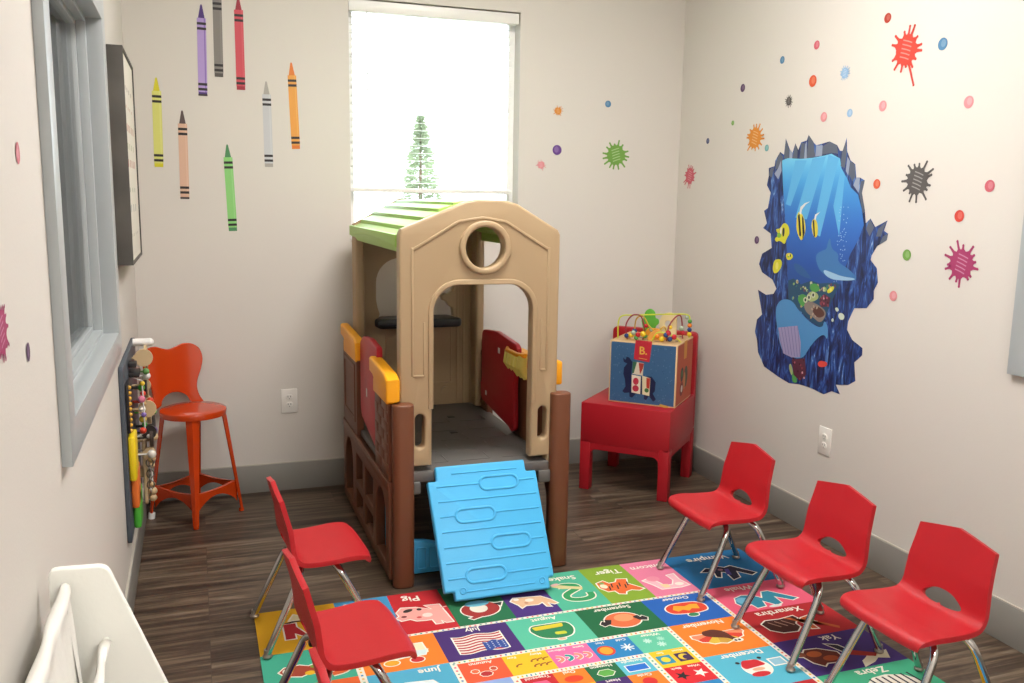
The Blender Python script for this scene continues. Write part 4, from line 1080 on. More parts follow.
# N letter (yellow corner)
L_ = Loc(.335, 3.17)
L_.p([(-.055, -.05), (-.02, -.05), (-.02, .045), (.0, .045), (.03, -.02), (.03, -.05), (.075, -.05), (.075, .07), (.04, .07), (.04, .03), (.0, .07), (-.055, .07)], '#b8222a', 1, O)
L_.p([(-.03, -.06), (.04, -.07), (.08, -.055), (.05, -.052), (.03, -.058), (-.02, -.052)], '#2c2320', 2); L_.p([(-.01, -.09), (.03, -.12), (.05, -.075), (.01, -.075)], '#e8dcb4', 1, O)
# O
L_ = Loc(.572, 3.17); L_.p(ell(0, 0, .06, .07), '#d9652a', 1, O); L_.e(0, 0, .03, .04, '#3f94c4', 2); word('Octopus', .572, 3.305, .042)
# Pig
L_ = Loc(.775, 3.155); word('Pig', .765, 3.290, .062)
L_.p([(-.085, -.055), (-.03, -.06), (-.05, -.02), (.01, -.055), (.065, -.065), (.09, -.03), (.085, .0), (.10, .015), (.085, .04), (.05, .035), (.03, .055), (-.005, .06), (-.03, .06), (-.035, .10), (-.06, .10), (-.058, .075), (-.075, .10), (-.10, .10)], '#efa9a0', 1, O)
L_.e(.045, -.035, .021, .012, '#2c2320', 2, .4).e(-.0, -.035, .010, .010, '#2c2320', 2).e(-.02, .02, .02, .017, '#f6dcd2', 2).e(.07, .01, .011, .008, '#7a2a2a', 2).e(.015, .03, .010, .008, '#d3504f', 2).p([(-.085, -.03), (-.11, -.035), (-.11, -.025), (-.085, -.02)], '#efa9a0', 1)
# Q bird
L_ = Loc(1.005, 3.12)
L_.p(ell(.0, .0, .078, .062, 22, .1), '#a5302a', 1, O); L_.p([(-.06, -.035), (-.10, -.035), (-.085, -.005)], '#24201e', 1, O); L_.e(.005, -.008, .036, .036, '#e9e2d0', 2); L_.e(.0, -.05, .05, .025, '#69b7cc', 2)
L_.p([(.05, .075), (.062, .062), (.0, .03), (-.02, .05)], '#a5302a', 1, O)
word('Quail', 1.0, 3.30, .05)
# Rabbit
L_ = Loc(1.215, 3.125)
L_.p([(-.055, -.03), (.055, -.045), (.075, -.02), (.055, .02), (.05, .045), (.03, .03), (-.02, .035), (-.045, .02), (-.05, .06), (-.065, .065), (-.062, .03), (-.085, .05), (-.10, .045), (-.085, .01)], '#e3b78f', 1, O)
L_.e(.0, -.01, .018, .014, '#f0e4d0', 2).e(.05, -.03, .012, .012, '#efe9da', 2).e(.02, .01, .008, .008, '#c98f6a', 2); word('Rabbit', 1.21, 3.29, .05)
# Snake
L_ = Loc(1.42, 3.15)
A.outline([], 0) if False else None
spts = [(.045, -.055), (.01, -.068), (-.03, -.062), (-.048, -.035), (-.03, -.010), (.005, .004), (.025, .02), (.02, .045), (-.01, .055), (-.05, .045)]
def smooth(P, n=2):
    P = [Vector(p) for p in P]
    for _ in range(n):
        Q = [P[0]]
        for a, b2 in zip(P, P[1:]): Q += [a * .75 + b2 * .25, a * .25 + b2 * .75]
        Q.append(P[-1]); P = Q
    return [(p.x, p.y) for p in P]
sn = smooth([(-.06, .02), (-.055, .06), (-.01, .075), (.045, .06), (.05, .02), (.01, -.01), (-.03, -.03), (-.03, -.06), (.02, -.075), (.06, -.06)])
L_.ln(sn, .040, '#efe9da', 0); L_.ln(sn, .028, '#2f9a5c', 1)
L_.p([(-.05, -.035), (-.005, -.055), (.06, -.09), (.075, -.07), (.04, -.04), (.0, -.03), (-.04, -.01)], '#d9cf96', 2, 0); L_.e(.055, -.085, .02, .01, '#e6b8b4', 3, .3)
word('Snake', 1.42, 3.285, .052)
# Tiger
L_ = Loc(1.625, 3.14)
L_.p([(.085, -.055), (.05, -.07), (.035, -.04), (.0, -.045), (-.015, -.07), (-.055, -.06), (-.04, -.02), (-.06, .01), (-.085, .045), (-.06, .055), (-.03, .04), (.0, .05), (.01, .07), (.035, .06), (.04, .03), (.07, .03), (.09, -.01)], '#e5692c', 1, O)
for i in range(7): L_.ln([(-.045 + .018 * i, -.035 + .02 * (i % 2)), (-.035 + .018 * i, .0 + .02 * (i % 2))], .006, '#2e1d16', 2)
L_.e(.068, -.02, .016, .02, '#f0e2c4', 2).e(.065, -.05, .012, .010, '#7fa75a', 2); word('Tiger', 1.635, 3.285, .056)
# Unicorn
L_ = Loc(1.825, 3.13)
L_.p([(-.075, -.055), (-.04, -.05), (-.045, .0), (-.02, .04), (.02, .04), (.03, .0), (.05, -.045), (.085, -.03), (.06, .02), (.045, .065), (-.04, .07), (-.085, .06), (-.07, .0)], '#f3b9c4', 1, O)
L_.e(.035, -.035, .03, .025, '#e88fa4', 2).p([(.0, .03), (.035, .02), (.03, .06), (.0, .06)], '#f5cf9f', 2).e(-.05, .04, .02, .015, '#fbeade', 2); word('Unicorn', 1.825, 3.285, .048)
# Vampire
L_ = Loc(2.14, 3.13)
L_.p([(.115, -.03), (.075, -.06), (.05, -.045), (.02, -.07), (-.01, -.045), (-.045, -.055), (-.115, .04), (-.085, .055), (-.04, .0), (-.02, .06), (.02, .075), (.01, .0), (.03, -.01), (.06, .04), (.075, .03), (.06, -.015)], '#1f1a33', 1, O)
L_.p([(-.02, -.03), (.0, -.03), (.02, .02), (.0, .03)], '#4a3f8a', 2).e(.02, -.03, .012, .010, '#a06f7a', 2); word('Vampire', 2.13, 3.285, .060)
# Whale
L_ = Loc(2.13, 2.865); 
L_.p([(.13, .01), (.11, -.03), (.07, -.045), (.03, -.035), (.0, .0), (-.03, -.05), (-.06, -.05), (-.14, .04), (-.11, .05), (-.055, .0), (-.05, .06), (-.02, .07), (.015, .02), (.03, .065), (.07, .07), (.075, .035), (.12, .045)], '#2a86a0', 1, O)
L_.e(.09, .0, .03, .03, '#6fb4d0', 2).e(-.01, .075, .03, .01, '#dfe4e0', 2); word('Whale', 2.09, 2.972, .050)
# Xenarthra
L_ = Loc(2.12, 2.640)
L_.p([(.13, -.03), (.10, -.05), (.04, -.045), (-.03, -.055), (-.035, -.035), (.0, .0), (-.0, .03), (.03, .055), (.09, .05), (.125, .02)], '#4a221a', 1, O)
L_.p([(-.01, -.045), (.02, -.05), (-.02, -.005), (-.05, -.03), (-.09, -.04), (-.075, -.01), (-.11, .055), (-.14, .085), (-.15, .07), (-.10, .02), (-.06, .01), (-.06, .06), (-.035, .055), (-.035, .01)], '#c9602c', 1, O)
for i in range(3): L_.ln([(.10 - .03 * i, -.035), (.07 - .03 * i, .01)], .006, '#b98f7a', 3)
word('Xenarthra', 2.12, 2.742, .050)
# Yak
L_ = Loc(2.07, 2.40)
L_.p([(.085, -.02), (.05, -.055), (.0, -.05), (-.055, -.01), (-.05, .03), (-.01, .05), (.03, .045), (.05, .06), (.075, .03)], '#6b2a1a', 1, O)
L_.e(.035, -.02, .03, .02, '#c4602c', 2).e(-.005, .02, .03, .018, '#b5532a', 2); L_.e(.085, -.03, .02, .016, '#8a4a30', 1, 0, .004)
L_ = Loc(2.21, 2.40); L_.p([(.05, -.05), (.09, -.07), (.06, .0), (.03, .0)], '#1f1a33', 1, O); L_.p([(.045, -.015), (-.05, .04), (-.03, .06), (.06, .02)], '#a8281f', 2); L_.p([(.02, .06), (-.01, .04), (.01, .02), (-.03, .045), (-.10, .03), (-.07, .085), (-.03, .07), (.0, .09), (.06, .11), (.04, .07)], '#efe6cc', 1)
word('Yak', 2.17, 2.505, .050)
# Zebra
L_ = Loc(2.18, 2.17)
L_.p([(.10, -.03), (.06, -.055), (.0, -.06), (-.06, -.04), (-.09, .0), (-.07, .05), (.06, .055), (.10, .03)], '#efeadd', 1)
for i in range(7): L_.ln([(.075 - .026 * i, -.05), (.065 - .026 * i, .04)], .008, '#201c2c', 2)
word('Zebra', 2.15, 2.262, .050)
# left column: rocket-like fish and M, C
L_ = Loc(.285, 2.875)
L_.p([(.07, .0), (.05, -.025), (.0, -.03), (-.03, -.015), (-.06, -.03), (-.075, .01), (-.06, .045), (-.03, .03), (.0, .045), (.05, .03)], '#a8442c', 1, O)
L_.e(.045, -.0, .014, .018, '#efe9da', 2).e(-.03, .03, .018, .014, '#e7b41c', 2).e(-.05, -.01, .016, .012, '#7fae3c', 2)
L_ = Loc(.405, 2.865)
cc_ = smooth([(.05, -.02), (.035, -.055), (-.02, -.06), (-.045, -.01), (-.03, .04), (.02, .05)])
L_.ln(cc_, .036, '#efe9da', 0); L_.ln(cc_, .024, '#e0622a', 1)
L_ = Loc(.31, 2.64); L_.p([(-.08, -.05), (-.04, -.05), (.0, .0), (.04, -.05), (.08, -.05), (.08, .06), (.045, .06), (.045, .0), (.0, .05), (-.045, .0), (-.045, .06), (-.08, .06)], '#e9c21f', 1, O)
# months
L_ = Loc(.635, 2.875)
L_.p([(-.085, -.055), (-.03, -.055), (-.02, -.04), (.07, -.025), (.075, .02), (.03, .035), (-.09, .01)], '#efe2c0', 1, O)
L_.p([(-.095, -.005), (-.02, -.008), (.06, .0), (.05, .03), (-.08, .03)], '#cfe3e6', 2, .003).p([(-.03, -.045), (.06, -.025), (.06, .0), (-.03, -.01)], '#e8b02a', 2)
L_.e(-.045, .055, .024, .018, '#c4262c', 2, 0, .004).e(.045, .055, .026, .018, '#e8a62a', 2, 0, .004)
L_ = Loc(.635, 2.64); word('June', .70, 2.735, .045); L_.p([(-.06, -.03), (.03, -.04), (.07, -.01), (.05, .03), (-.04, .035), (-.08, .01)], '#dcebee', 1, O).e(.02, .0, .03, .02, '#8fb7c4', 2)
word('July', .925, 2.968, .040)
def wavy(y_, x0_, x1_, n=12): return [(x0_ + (x1_ - x0_) * i / n, y_ + .006 * math.sin(2 * PI * i / n * 1.5)) for i in range(n + 1)]
L_ = Loc(.93, 2.868)
top_, bot_ = wavy(-.058, -.085, .095), wavy(.060, -.085, .095)
L_.p(top_ + bot_[::-1], '#efe6da', 1, O)
for i in range(7):
    y_ = -.058 + i * .118 / 6.5
    a_ = wavy(y_, -.085, .095); b3 = wavy(y_ + .009, -.085, .095); L_.p(a_ + b3[::-1], '#b5333c', 2)
a_ = wavy(.0, -.085, .0, 8); b3 = wavy(.060, -.085, .0, 8); L_.p(a_ + b3[::-1], '#2f4f9c', 3)
for i in range(4):
    for j in range(4): L_.e(-.075 + i * .02, .010 + j * .013, .003, .003, '#c9d2e6', 4)
word('August', 1.21, 2.965, .036)
L_ = Loc(1.21, 2.868)
L_.p(round_poly([(-.075, -.055), (.07, -.055), (.085, -.02), (.06, .04), (.0, .06), (-.06, .05), (-.085, .0)], .03), '#2a7f4f', 1, O)
L_.p(round_poly([(-.055, -.05), (.07, -.045), (.065, -.018), (-.05, -.022)], .008), '#d8c62f', 2); L_.p(round_poly([(-.045, .012), (.0, .01), (.0, .032), (-.045, .034)], .01), '#c3cf3a', 2); L_.e(-.01, .066, .016, .008, '#e6b49a', 1, 0, .003)
word('September', 1.50, 2.965, .036)
L_ = Loc(1.50, 2.868); L_.e(.0, .0, .072, .058, '#e06f42', 1, 0, O); L_.e(-.01, -.015, .04, .03, '#ee9a68', 2)
for sx in (-1, 1): L_.p([(sx * .045, -.01), (sx * .06, .02), (sx * .09, .03), (sx * .10, .01), (sx * .085, -.01), (sx * .075, .0), (sx * .07, -.02)], '#241f22', 3, .004)
word('October', 1.785, 2.968, .034)
L_ = Loc(1.785, 2.872)
L_.p(round_poly([(-.09, -.02), (-.06, -.05), (.0, -.056), (.06, -.05), (.09, -.02), (.08, .02), (.04, .03), (.0, .035), (-.04, .035), (-.08, .025)], .02), '#d8412a', 1, O)
L_.p([(-.06, -.03), (-.03, -.035), (.0, -.025), (.04, -.04), (.06, -.01), (.045, .01), (.02, .0), (.0, .015), (-.02, .0), (-.05, .01)], '#efa42c', 2)
L_.e(.0, .048, .022, .014, '#2f7f57', 2, 0, .004)
word('November', 1.775, 2.742, .040)
L_ = Loc(1.785, 2.640, 1.0)
for i, cc in enumerate(['#e88a62', '#d7402c', '#d9b63c', '#c79a3a', '#d9b63c', '#d7402c', '#e88a62']):
    a0 = PI * (i / 7) ; a1 = PI * ((i + 1) / 7)
    tri = [(.0, -.03), (.105 * math.cos(a0), -.03 + .075 * math.sin(a0)), (.11 * math.cos((a0 + a1) / 2), -.03 + .082 * math.sin((a0 + a1) / 2)), (.105 * math.cos(a1), -.03 + .075 * math.sin(a1))]
    L_.p(tri, cc, 1, .005)
L_.p(round_poly([(.05, -.05), (.0, -.055), (-.035, -.03), (-.045, .02), (-.06, .045), (-.04, .052), (-.02, .02), (.03, .0), (.06, -.02)], .015), '#5c2a1a', 3); L_.e(-.05, .045, .022, .014, '#e9e2d2', 4).e(-.055, .045, .006, .006, '#221c1a', 5).e(-.04, .045, .006, .006, '#221c1a', 5)
word('December', 1.785, 2.500, .040)
L_ = Loc(1.785, 2.405)
L_.e(.0, .0, .05, .05, '#efe9e0', 1, 0, .005); L_.p(round_poly([(-.045, -.01), (-.03, -.05), (.03, -.055), (.05, -.02), (.045, .0)], .012), '#c8242c', 2); L_.e(.0, .01, .025, .010, '#e3b18f', 3).e(.01, .04, .036, .016, '#c8242c', 2); L_.e(.05, -.045, .008, .008, '#221c1a', 3).e(-.045, -.055, .008, .008, '#221c1a', 3)
L_ = Loc(1.875, 2.42); L_.p([(-.03, -.02), (.02, -.02), (.02, .02), (-.03, .02)], '#8fc0d4', 2, .006)
# centre pieces
word('Autumn', .88, 2.728, .026)
L_ = Loc(.88, 2.668); L_.p(ell(.0, .012, .022, .016, 8), '#b5262a', 1, .003); L_.p(ell(.033, -.012, .014, .012, 7), '#e2693c', 1, .003); L_.p(ell(-.033, -.014, .012, .012, 7), '#c9502e', 1, .003)
word('Few', .995, 2.728, .020); word('Many', 1.085, 2.728, .020)
def nana(cx, cy, k=1, col='#9a5a20'):
    P_ = smooth([(-.012, -.006), (.0, -.006), (.010, .0), (.012, .010)], 2); Loc(cx, cy, k).ln(P_, .007, col, 1)
nana(1.005, 2.672)
for i in range(3):
    for j in range(2): nana(1.065 + i * .022, 2.690 - j * .035)
word('Different', 1.165, 2.728, .018); word('Same', 1.25, 2.728, .020)
for i, cc in enumerate(['#ef8a78', '#1f9a94', '#ef8a78', '#ef8a78']):
    P_ = smooth([(.010, -.018), (-.008, -.012), (-.010, .008), (.010, .018)]); Loc(1.155 + i * .035, 2.668).ln(P_, .019, '#f6e9e4', 0).ln(P_, .013, cc, 1)
word('Hot', 1.335, 2.728, .020); word('Cold', 1.42, 2.728, .020)
L_ = Loc(1.335, 2.672); L_.e(0, 0, .034, .034, '#d9402a', 1).e(.0, .0, .024, .026, '#f0a332', 2)
def flake(cx, cy, r_, col='#e6f0ee'):
    for k in range(4): a = PI * k / 4; Loc(cx, cy).ln([(-r_ * math.cos(a), -r_ * math.sin(a)), (r_ * math.cos(a), r_ * math.sin(a))], .006, col, 1)
flake(1.42, 2.672, .026); word('Winter', 1.54, 2.728, .026); flake(1.51, 2.690, .017, '#bfe6d8'); flake(1.565, 2.692, .015, '#9fdcc6'); flake(1.55, 2.655, .018, '#bfe6d8')
word('Sun', 1.51, 2.596, .018); word('Moon', 1.58, 2.596, .018)
L_ = Loc(1.508, 2.550); L_.p([(-.028, -.028), (.028, -.028), (.028, .028), (-.028, .028)], '#2f8fae', 1).e(0, 0, .017, .017, '#e9d63a', 2)
L_ = Loc(1.580, 2.550); L_.p([(-.028, -.028), (.028, -.028), (.028, .028), (-.028, .028)], '#3c2050', 1).e(0, 0, .020, .020, '#e9c93a', 2).e(-.010, .006, .016, .016, '#3c2050', 3)
def star(cx, cy, r_, col):
    P_ = [((r_ if k % 2 == 0 else r_ * .42) * math.sin(PI * k / 5), (r_ if k % 2 == 0 else r_ * .42) * math.cos(PI * k / 5)) for k in range(10)]; Loc(cx, cy).p(P_, col, 1)
word('Black', 1.512, 2.485, .018); word('White', 1.580, 2.485, .018); star(1.510, 2.438, .028, '#1c1a1c'); star(1.580, 2.438, .028, '#efeae0')
word('Trapezoid', 1.034, 2.578, .022); word('Oval', 1.150, 2.578, .024); word('Hexagon', 1.270, 2.578, .023); word('Rectangle', 1.388, 2.578, .021)
Loc(1.034, 2.535).p([(-.025, -.02), (.025, -.02), (.038, .02), (-.038, .02)], '#e5648c', 1)
Loc(1.150, 2.535).e(0, 0, .034, .020, '#e2401f', 1); Loc(1.270, 2.535).p(ell(0, 0, .032, .022, 6), '#5fae4a', 1, .003); Loc(1.388, 2.535).p([(-.038, -.018), (.038, -.018), (.038, .018), (-.038, .018)], '#1f6fd0', 1, .004)
word('Circle', 1.388, 2.483, .022); Loc(1.388, 2.442).e(0, 0, .026, .024, '#d02a2a', 1); word('Heart', 1.270, 2.483, .022); Loc(1.27, 2.442).e(0, 0, .024, .022, '#c9b0e0', 1)
A.build('rug_print', rugart, RUG)

# ================================================================== wall decals
decal = art_mat('vinyl_decal', 0.55)
MB_ = frame('xz', (0, YB - .0012, 0))
CH = {'purple': ('#7e5cb8', '#8f74c0', '#4a2d7a'), 'dark grey': ('#827d79', '#8a8580', '#55504c'), 'red': ('#cf4a58', '#d55a66', '#a02838'), 'yellow': ('#dcdc78', '#e2e28a', '#d8cf2a'),
      'peach': ('#dcb49b', '#e2bda6', '#5a4a48'), 'green': ('#8ed27a', '#9bd98a', '#4a8a5a'), 'silver grey': ('#c6c8cc', '#cfd1d4', '#a9a49e'), 'orange': ('#e6a044', '#ecab55', '#dd7a2a')}
desc = {'purple': 'purple crayon wall sticker with dark purple tip, left of the two high crayons', 'dark grey': 'dark grey crayon wall sticker between the purple and red crayons', 'red': 'red crayon wall sticker high on the back wall',
        'yellow': 'yellow crayon wall sticker, leftmost of the crayons', 'peach': 'peach crayon wall sticker with dark brown tip', 'green': 'green crayon wall sticker, lowest of the crayons', 'silver grey': 'pale silver grey crayon wall sticker beside the orange crayon', 'orange': 'orange crayon wall sticker, nearest to the window'}
for n_, a, b2 in CRAYONS:
    a, b2 = Vector(a), Vector(b2); Ln = (a - b2).length; ang = math.atan2(a.x - b2.x, a.y - b2.y)
    A = Art(MB_ @ Matrix.Translation((b2.x, b2.y, 0)) @ Matrix.Rotation(-ang, 4, 'Z') @ Matrix.Diagonal((1, 1, -1, 1)), step=.0002)
    body, lite, tip = CH[n_]; w_ = .0215; tl_ = .066
    if n_ == 'purple': body = '#b39ad6'; 
    A.poly([(-w_, .018), (w_, .018), (w_, Ln - tl_), (-w_, Ln - tl_)], body, 1)
    A.poly([(-w_ * .95, .0), (w_ * .95, .0), (w_ * .95, .018), (-w_ * .95, .018)], tip if n_ != 'peach' else body, 1)
    A.poly([(-w_ * .72, Ln - tl_), (w_ * .72, Ln - tl_), (w_ * .2, Ln - .006), (0, Ln), (-w_ * .2, Ln - .006)], tip, 1)
    A.poly([(w_ * .5, .018), (w_ * .78, .018), (w_ * .78, Ln - tl_), (w_ * .5, Ln - tl_)], lite, 2)
    for z_ in (.034, .058, Ln - tl_ - .025, Ln - tl_ - .049): A.poly([(-w_, z_ - .0075), (w_, z_ - .0075), (w_, z_ + .0045), (-w_, z_ + .0045)], '#262022', 3)
    if n_ in ('peach', 'purple'): A.poly([(-w_, .0), (w_, .0), (w_, .010), (-w_, .010)], '#3c3236', 3)
    tag(A.build('crayon_decal', decal), desc[n_], 'wall sticker', 'crayon stickers on the back wall')

PC = {'orange': '#d98a2e', 'blue': '#4d7fa6', 'purple': '#6b4390', 'pink': '#df8f94', 'green': '#6fa044', 'rose': '#c65a68', 'navy': '#36406e', 'plum': '#5a3a62', 'orange red': '#d8552e', 'black': '#55504e', 'teal': '#6fa8aa', 'light blue': '#8fb0d2', 'dark red': '#a83420', 'red': '#cf3f30', 'magenta': '#a83668'}
near = {(.0): ''}
SLAB = ['small orange paint splat sticker just right of the window', 'small blue dot sticker above the green splat on the back wall', 'purple dot sticker between the orange and pink splats by the window', 'small pink splat sticker low beside the window', 'green paint splat sticker on the back wall',
 'rose red splat sticker on the right wall next to the room corner', 'tiny navy dot sticker above the rose splat near the corner', 'tiny green dot sticker left of the orange splat', 'dark plum dot sticker above the tiny green dot', 'small teal blue dot sticker high on the right wall near the corner', 'rose dot sticker high on the right wall beside the blue dot', 'orange red dot sticker above the small black splat', 'small black splat sticker left of the pale blue splat', 'orange splat sticker just above left of the sea mural', 'small teal dot sticker touching the orange splat', 'pale pink dot sticker above the top of the mural', 'small pale blue splat sticker above the mural', 'tiny pale blue dot sticker below the pale blue splat', 'pink dot sticker below left of the large red splat', 'dark red dot sticker above the large red splat', 'large red paint splat sticker with a long drip', 'blue dot sticker right of the large red splat', 'pink dot sticker alone near the right edge, above the black splat', 'orange red dot sticker left of the large black splat', 'large black paint splat sticker on the right wall', 'rose dot sticker right of the large black splat', 'red dot sticker between the black splat and magenta splat', 'green dot sticker left of the magenta splat', 'pink dot sticker below the green dot, right of the mural', 'large magenta paint splat sticker on the right wall', 'dark plum dot sticker at the left edge of the mural',
 'large magenta splat sticker on the left wall near the camera', 'plum dot sticker on the left wall under the window frame side', 'rose dot sticker high on the left wall beside the metal window']
for idx, (wl, kind, u_, z_, r_, cn) in enumerate(SPLATS):
    if wl == 'B': M_ = frame('xz', (0, YB - .0012, 0)) @ Matrix.Diagonal((1, 1, -1, 1))
    elif wl == 'R': M_ = frame('yz', (XR - .0012, 0, 0)) @ Matrix.Diagonal((1, 1, -1, 1))
    else: M_ = frame('yz', (XL + .0012, 0, 0))
    A = Art(M_, step=.0002); c_ = PC[cn]; rr_ = random.Random(idx * 13 + 5)
    lite = {'black': '#8c8784'}.get(cn)
    if kind == 'dot':
        A.ell(u_, z_, r_, r_, c_, 1); A.poly(ell(u_ - r_ * .15, z_ + r_ * .1, r_ * .5, r_ * .62, 14), tuple(int(int(c_[i:i + 2], 16) * .8 + 50) for i in (1, 3, 5)), 2)
    else:
        k_ = 15; core = []
        spikes = [(2 * PI * i / k_ + rr_.uniform(-.12, .12), r_ * rr_.uniform(.72, 1.12)) for i in range(k_)]
        if cn == 'red': spikes[0] = (math.radians(-112), r_ * 1.75)
        A.poly(ell(u_, z_, r_ * .58, r_ * .60, 26), c_, 2)
        for a_, l_ in spikes:
            dx, dz = math.cos(a_), math.sin(a_); px, pz = -dz, dx
            P_ = [(u_ + dx * r_ * .42 + px * r_ * .27, z_ + dz * r_ * .42 + pz * r_ * .27), (u_ + dx * r_ * .68 + px * r_ * .06, z_ + dz * r_ * .68 + pz * r_ * .085), (u_ + dx * l_ * .92 + px * r_ * .05, z_ + dz * l_ * .92 + pz * r_ * .05)]
            Q_ = [(u_ + dx * l_ * .92 - px * r_ * .05, z_ + dz * l_ * .92 - pz * r_ * .05), (u_ + dx * r_ * .68 - px * r_ * .06, z_ + dz * r_ * .68 - pz * r_ * .06), (u_ + dx * r_ * .42 - px * r_ * .27, z_ + dz * r_ * .42 - pz * r_ * .27)]
            A.poly(P_ + Q_, c_, 1); A.ell(u_ + dx * l_ * .95, z_ + dz * l_ * .95, r_ * .062, r_ * .062, c_, 2, n=10)
        hl = tuple(min(255, int(int(c_[i:i + 2], 16) * .6 + 100)) for i in (1, 3, 5))
        for j in range(5):
            yy = (j - 2) * r_ * .17; xx = -yy * .2
            A.line([(u_ + xx - r_ * .28, z_ + yy - .08 * r_), (u_ + xx - r_ * .05, z_ + yy + .01 * r_), (u_ + xx + r_ * .25, z_ + yy + .10 * r_)], r_ * .055, hl, 3)
    tag(A.build('dot_decal' if kind == 'dot' else 'splat_decal', decal), SLAB[idx], 'wall sticker', 'dot stickers' if kind == 'dot' else 'paint splat stickers')

# ---------------- sea mural
def chaikin(P, n=2):
    for _ in range(n):
        Q = []
        for i in range(len(P)):
            a, b2 = P[i], P[(i + 1) % len(P)]
            Q += [(a[0] * .75 + b2[0] * .25, a[1] * .75 + b2[1] * .25), (a[0] * .25 + b2[0] * .75, a[1] * .25 + b2[1] * .75)]
        P = Q
    return P
for k_ in ('turtle', 'turtleshell', 'yellowfish', 'angel', 'dolphin', 'dolphinbelly', 'dolphin2', 'sponge', 'coralgreen', 'corallime', 'whitefish', 'redfish'):
    MURAL[k_] = [chaikin(P_) for P_ in MURAL[k_]]
mu_y = [p[0] for p in MURAL['rock'][0]]; mu_z = [p[1] for p in MURAL['rock'][0]]
seam = thing('sea_mural_decal', 'large torn edged underwater scene sticker on the right wall', 'wall sticker', (XR, sum(mu_y) / len(mu_y), min(mu_z)))
rock = bpy.data.materials.new('mural_rock'); rock.use_nodes = True
nt = rock.node_tree; b = nt.nodes['Principled BSDF']; b.inputs['Roughness'].default_value = .5
tc = nt.nodes.new('ShaderNodeTexCoord'); mp = nt.nodes.new('ShaderNodeMapping'); mp.inputs['Rotation'].default_value = (math.radians(-24), 0, 0); mp.inputs['Scale'].default_value = (1, 30, 6)
nz = nt.nodes.new('ShaderNodeTexNoise'); nz.inputs['Scale'].default_value = 1.0; nz.inputs['Detail'].default_value = 5; nz.inputs['Distortion'].default_value = 1.6; nz.inputs['Roughness'].default_value = .62
rp = nt.nodes.new('ShaderNodeValToRGB'); e = rp.color_ramp.elements
e[0].position = .36; e[0].color = rgb('#121a3a'); e[1].position = .70; e[1].color = rgb('#9db8dc')
for p_, cc in ((.48, '#1d2f66'), (.56, '#2a4c92'), (.64, '#4d78b8')): x_ = rp.color_ramp.elements.new(p_); x_.color = rgb(cc)
nt.links.new(tc.outputs['Object'], mp.inputs['Vector']); nt.links.new(mp.outputs['Vector'], nz.inputs['Vector']); nt.links.new(nz.outputs['Fac'], rp.inputs['Fac']); nt.links.new(rp.outputs['Color'], b.inputs['Base Color'])
Mm = frame('yz', (XR - .0012, 0, 0)) @ Matrix.Diagonal((1, 1, -1, 1))
A = Art(Mm, step=.0002); A.poly(MURAL['rock'][0], '#1d2f66', 1); A.build('rock_border', rock, seam)
wz0, wz1 = min(p[1] for p in MURAL['water'][0]), max(p[1] for p in MURAL['water'][0])
stops = [(0, (30, 74, 120)), (.35, (36, 84, 168)), (.6, (44, 110, 200)), (.85, (70, 160, 226)), (1, (120, 205, 240))]
def watercol(co, c, layer):
    if layer != 2: return c
    t = max(0, min(1, (co.y - wz0) / (wz1 - wz0)))
    for (a0, c0), (a1, c1) in zip(stops, stops[1:]):
        if t <= a1:
            f = (t - a0) / (a1 - a0); return rgb(tuple(c0[i] * (1 - f) + c1[i] * f for i in range(3)))
    return rgb(stops[-1][1])
# printed gradient of the picture: sliced in bands so the colours stay smooth
def slice_poly(pts, n):
    t = bmesh.new(); t.faces.new([t.verts.new((p[0], p[1], 0)) for p in pts]); t.normal_update(); bmesh.ops.triangulate(t, faces=t.faces[:])
    for i in range(1, n):
        zc = wz0 + (wz1 - wz0) * i / n
        bmesh.ops.bisect_plane(t, geom=t.verts[:] + t.edges[:] + t.faces[:], plane_co=(0, zc, 0), plane_no=(0, 1, 0))
    out = [[(v.co.x, v.co.y) for v in f.verts] for f in t.faces]; t.free(); return out
A = Art(Mm, step=.0002)
for pl in slice_poly(MURAL['water'][0], 14): A.poly(pl, '#2c6ec8', 2)
A.build('water_picture', art_mat('mural_print', .5), seam, watercol)
A = Art(Mm, step=.0002)
for pl in MURAL['rays']: A.poly(pl, '#5fb2e6', 3)
for pl in MURAL['topgrey']: A.poly(pl, '#5c6374', 3)
for pl in MURAL['toplight']: A.poly(pl, '#98a3bb', 3)
rr_ = random.Random(4)
sb = MURAL['seabed'][0]; A.poly(sb, '#26506e', 4)
sy = [p[0] for p in sb]; sz_ = [p[1] for p in sb]; cy_, cz_ = sum(sy) / len(sy), sum(sz_) / len(sz_)
for i in range(90):
    a_ = rr_.uniform(0, 2 * PI); q_ = rr_.random() ** .5
    k_ = int(a_ / (2 * PI) * len(sb)) % len(sb); yy = cy_ + (sb[k_][0] - cy_) * q_ * .85; zz = cz_ + (sb[k_][1] - cz_) * q_ * .85
    A.ell(yy, zz, rr_.uniform(.004, .011), rr_.uniform(.004, .010), rr_.choice(['#3f7f6a', '#8fb06a', '#c9c9a0', '#2f6f9a', '#6a3f52', '#1f4468', '#b09a6a']), 5, rr_.uniform(0, 3), 8)
for pl in MURAL['coralgreen']: A.poly(pl, '#4f9a4f', 6)
for pl in MURAL['corallime']: A.poly(pl, '#a9b87a', 6)
for pl in MURAL['coralred']:
    A.poly(pl, '#5a2a3c', 6)
    ys_ = [p[0] for p in pl]; zs_ = [p[1] for p in pl]
    for i in range(14): A.ell(rr_.uniform(min(ys_) + .01, max(ys_) - .01), rr_.uniform(min(zs_) + .01, max(zs_) - .01), .006, .006, rr_.choice(['#a8546a', '#8a3a4a', '#d0a0a8', '#3f1a2a']), 7, 0, 8)
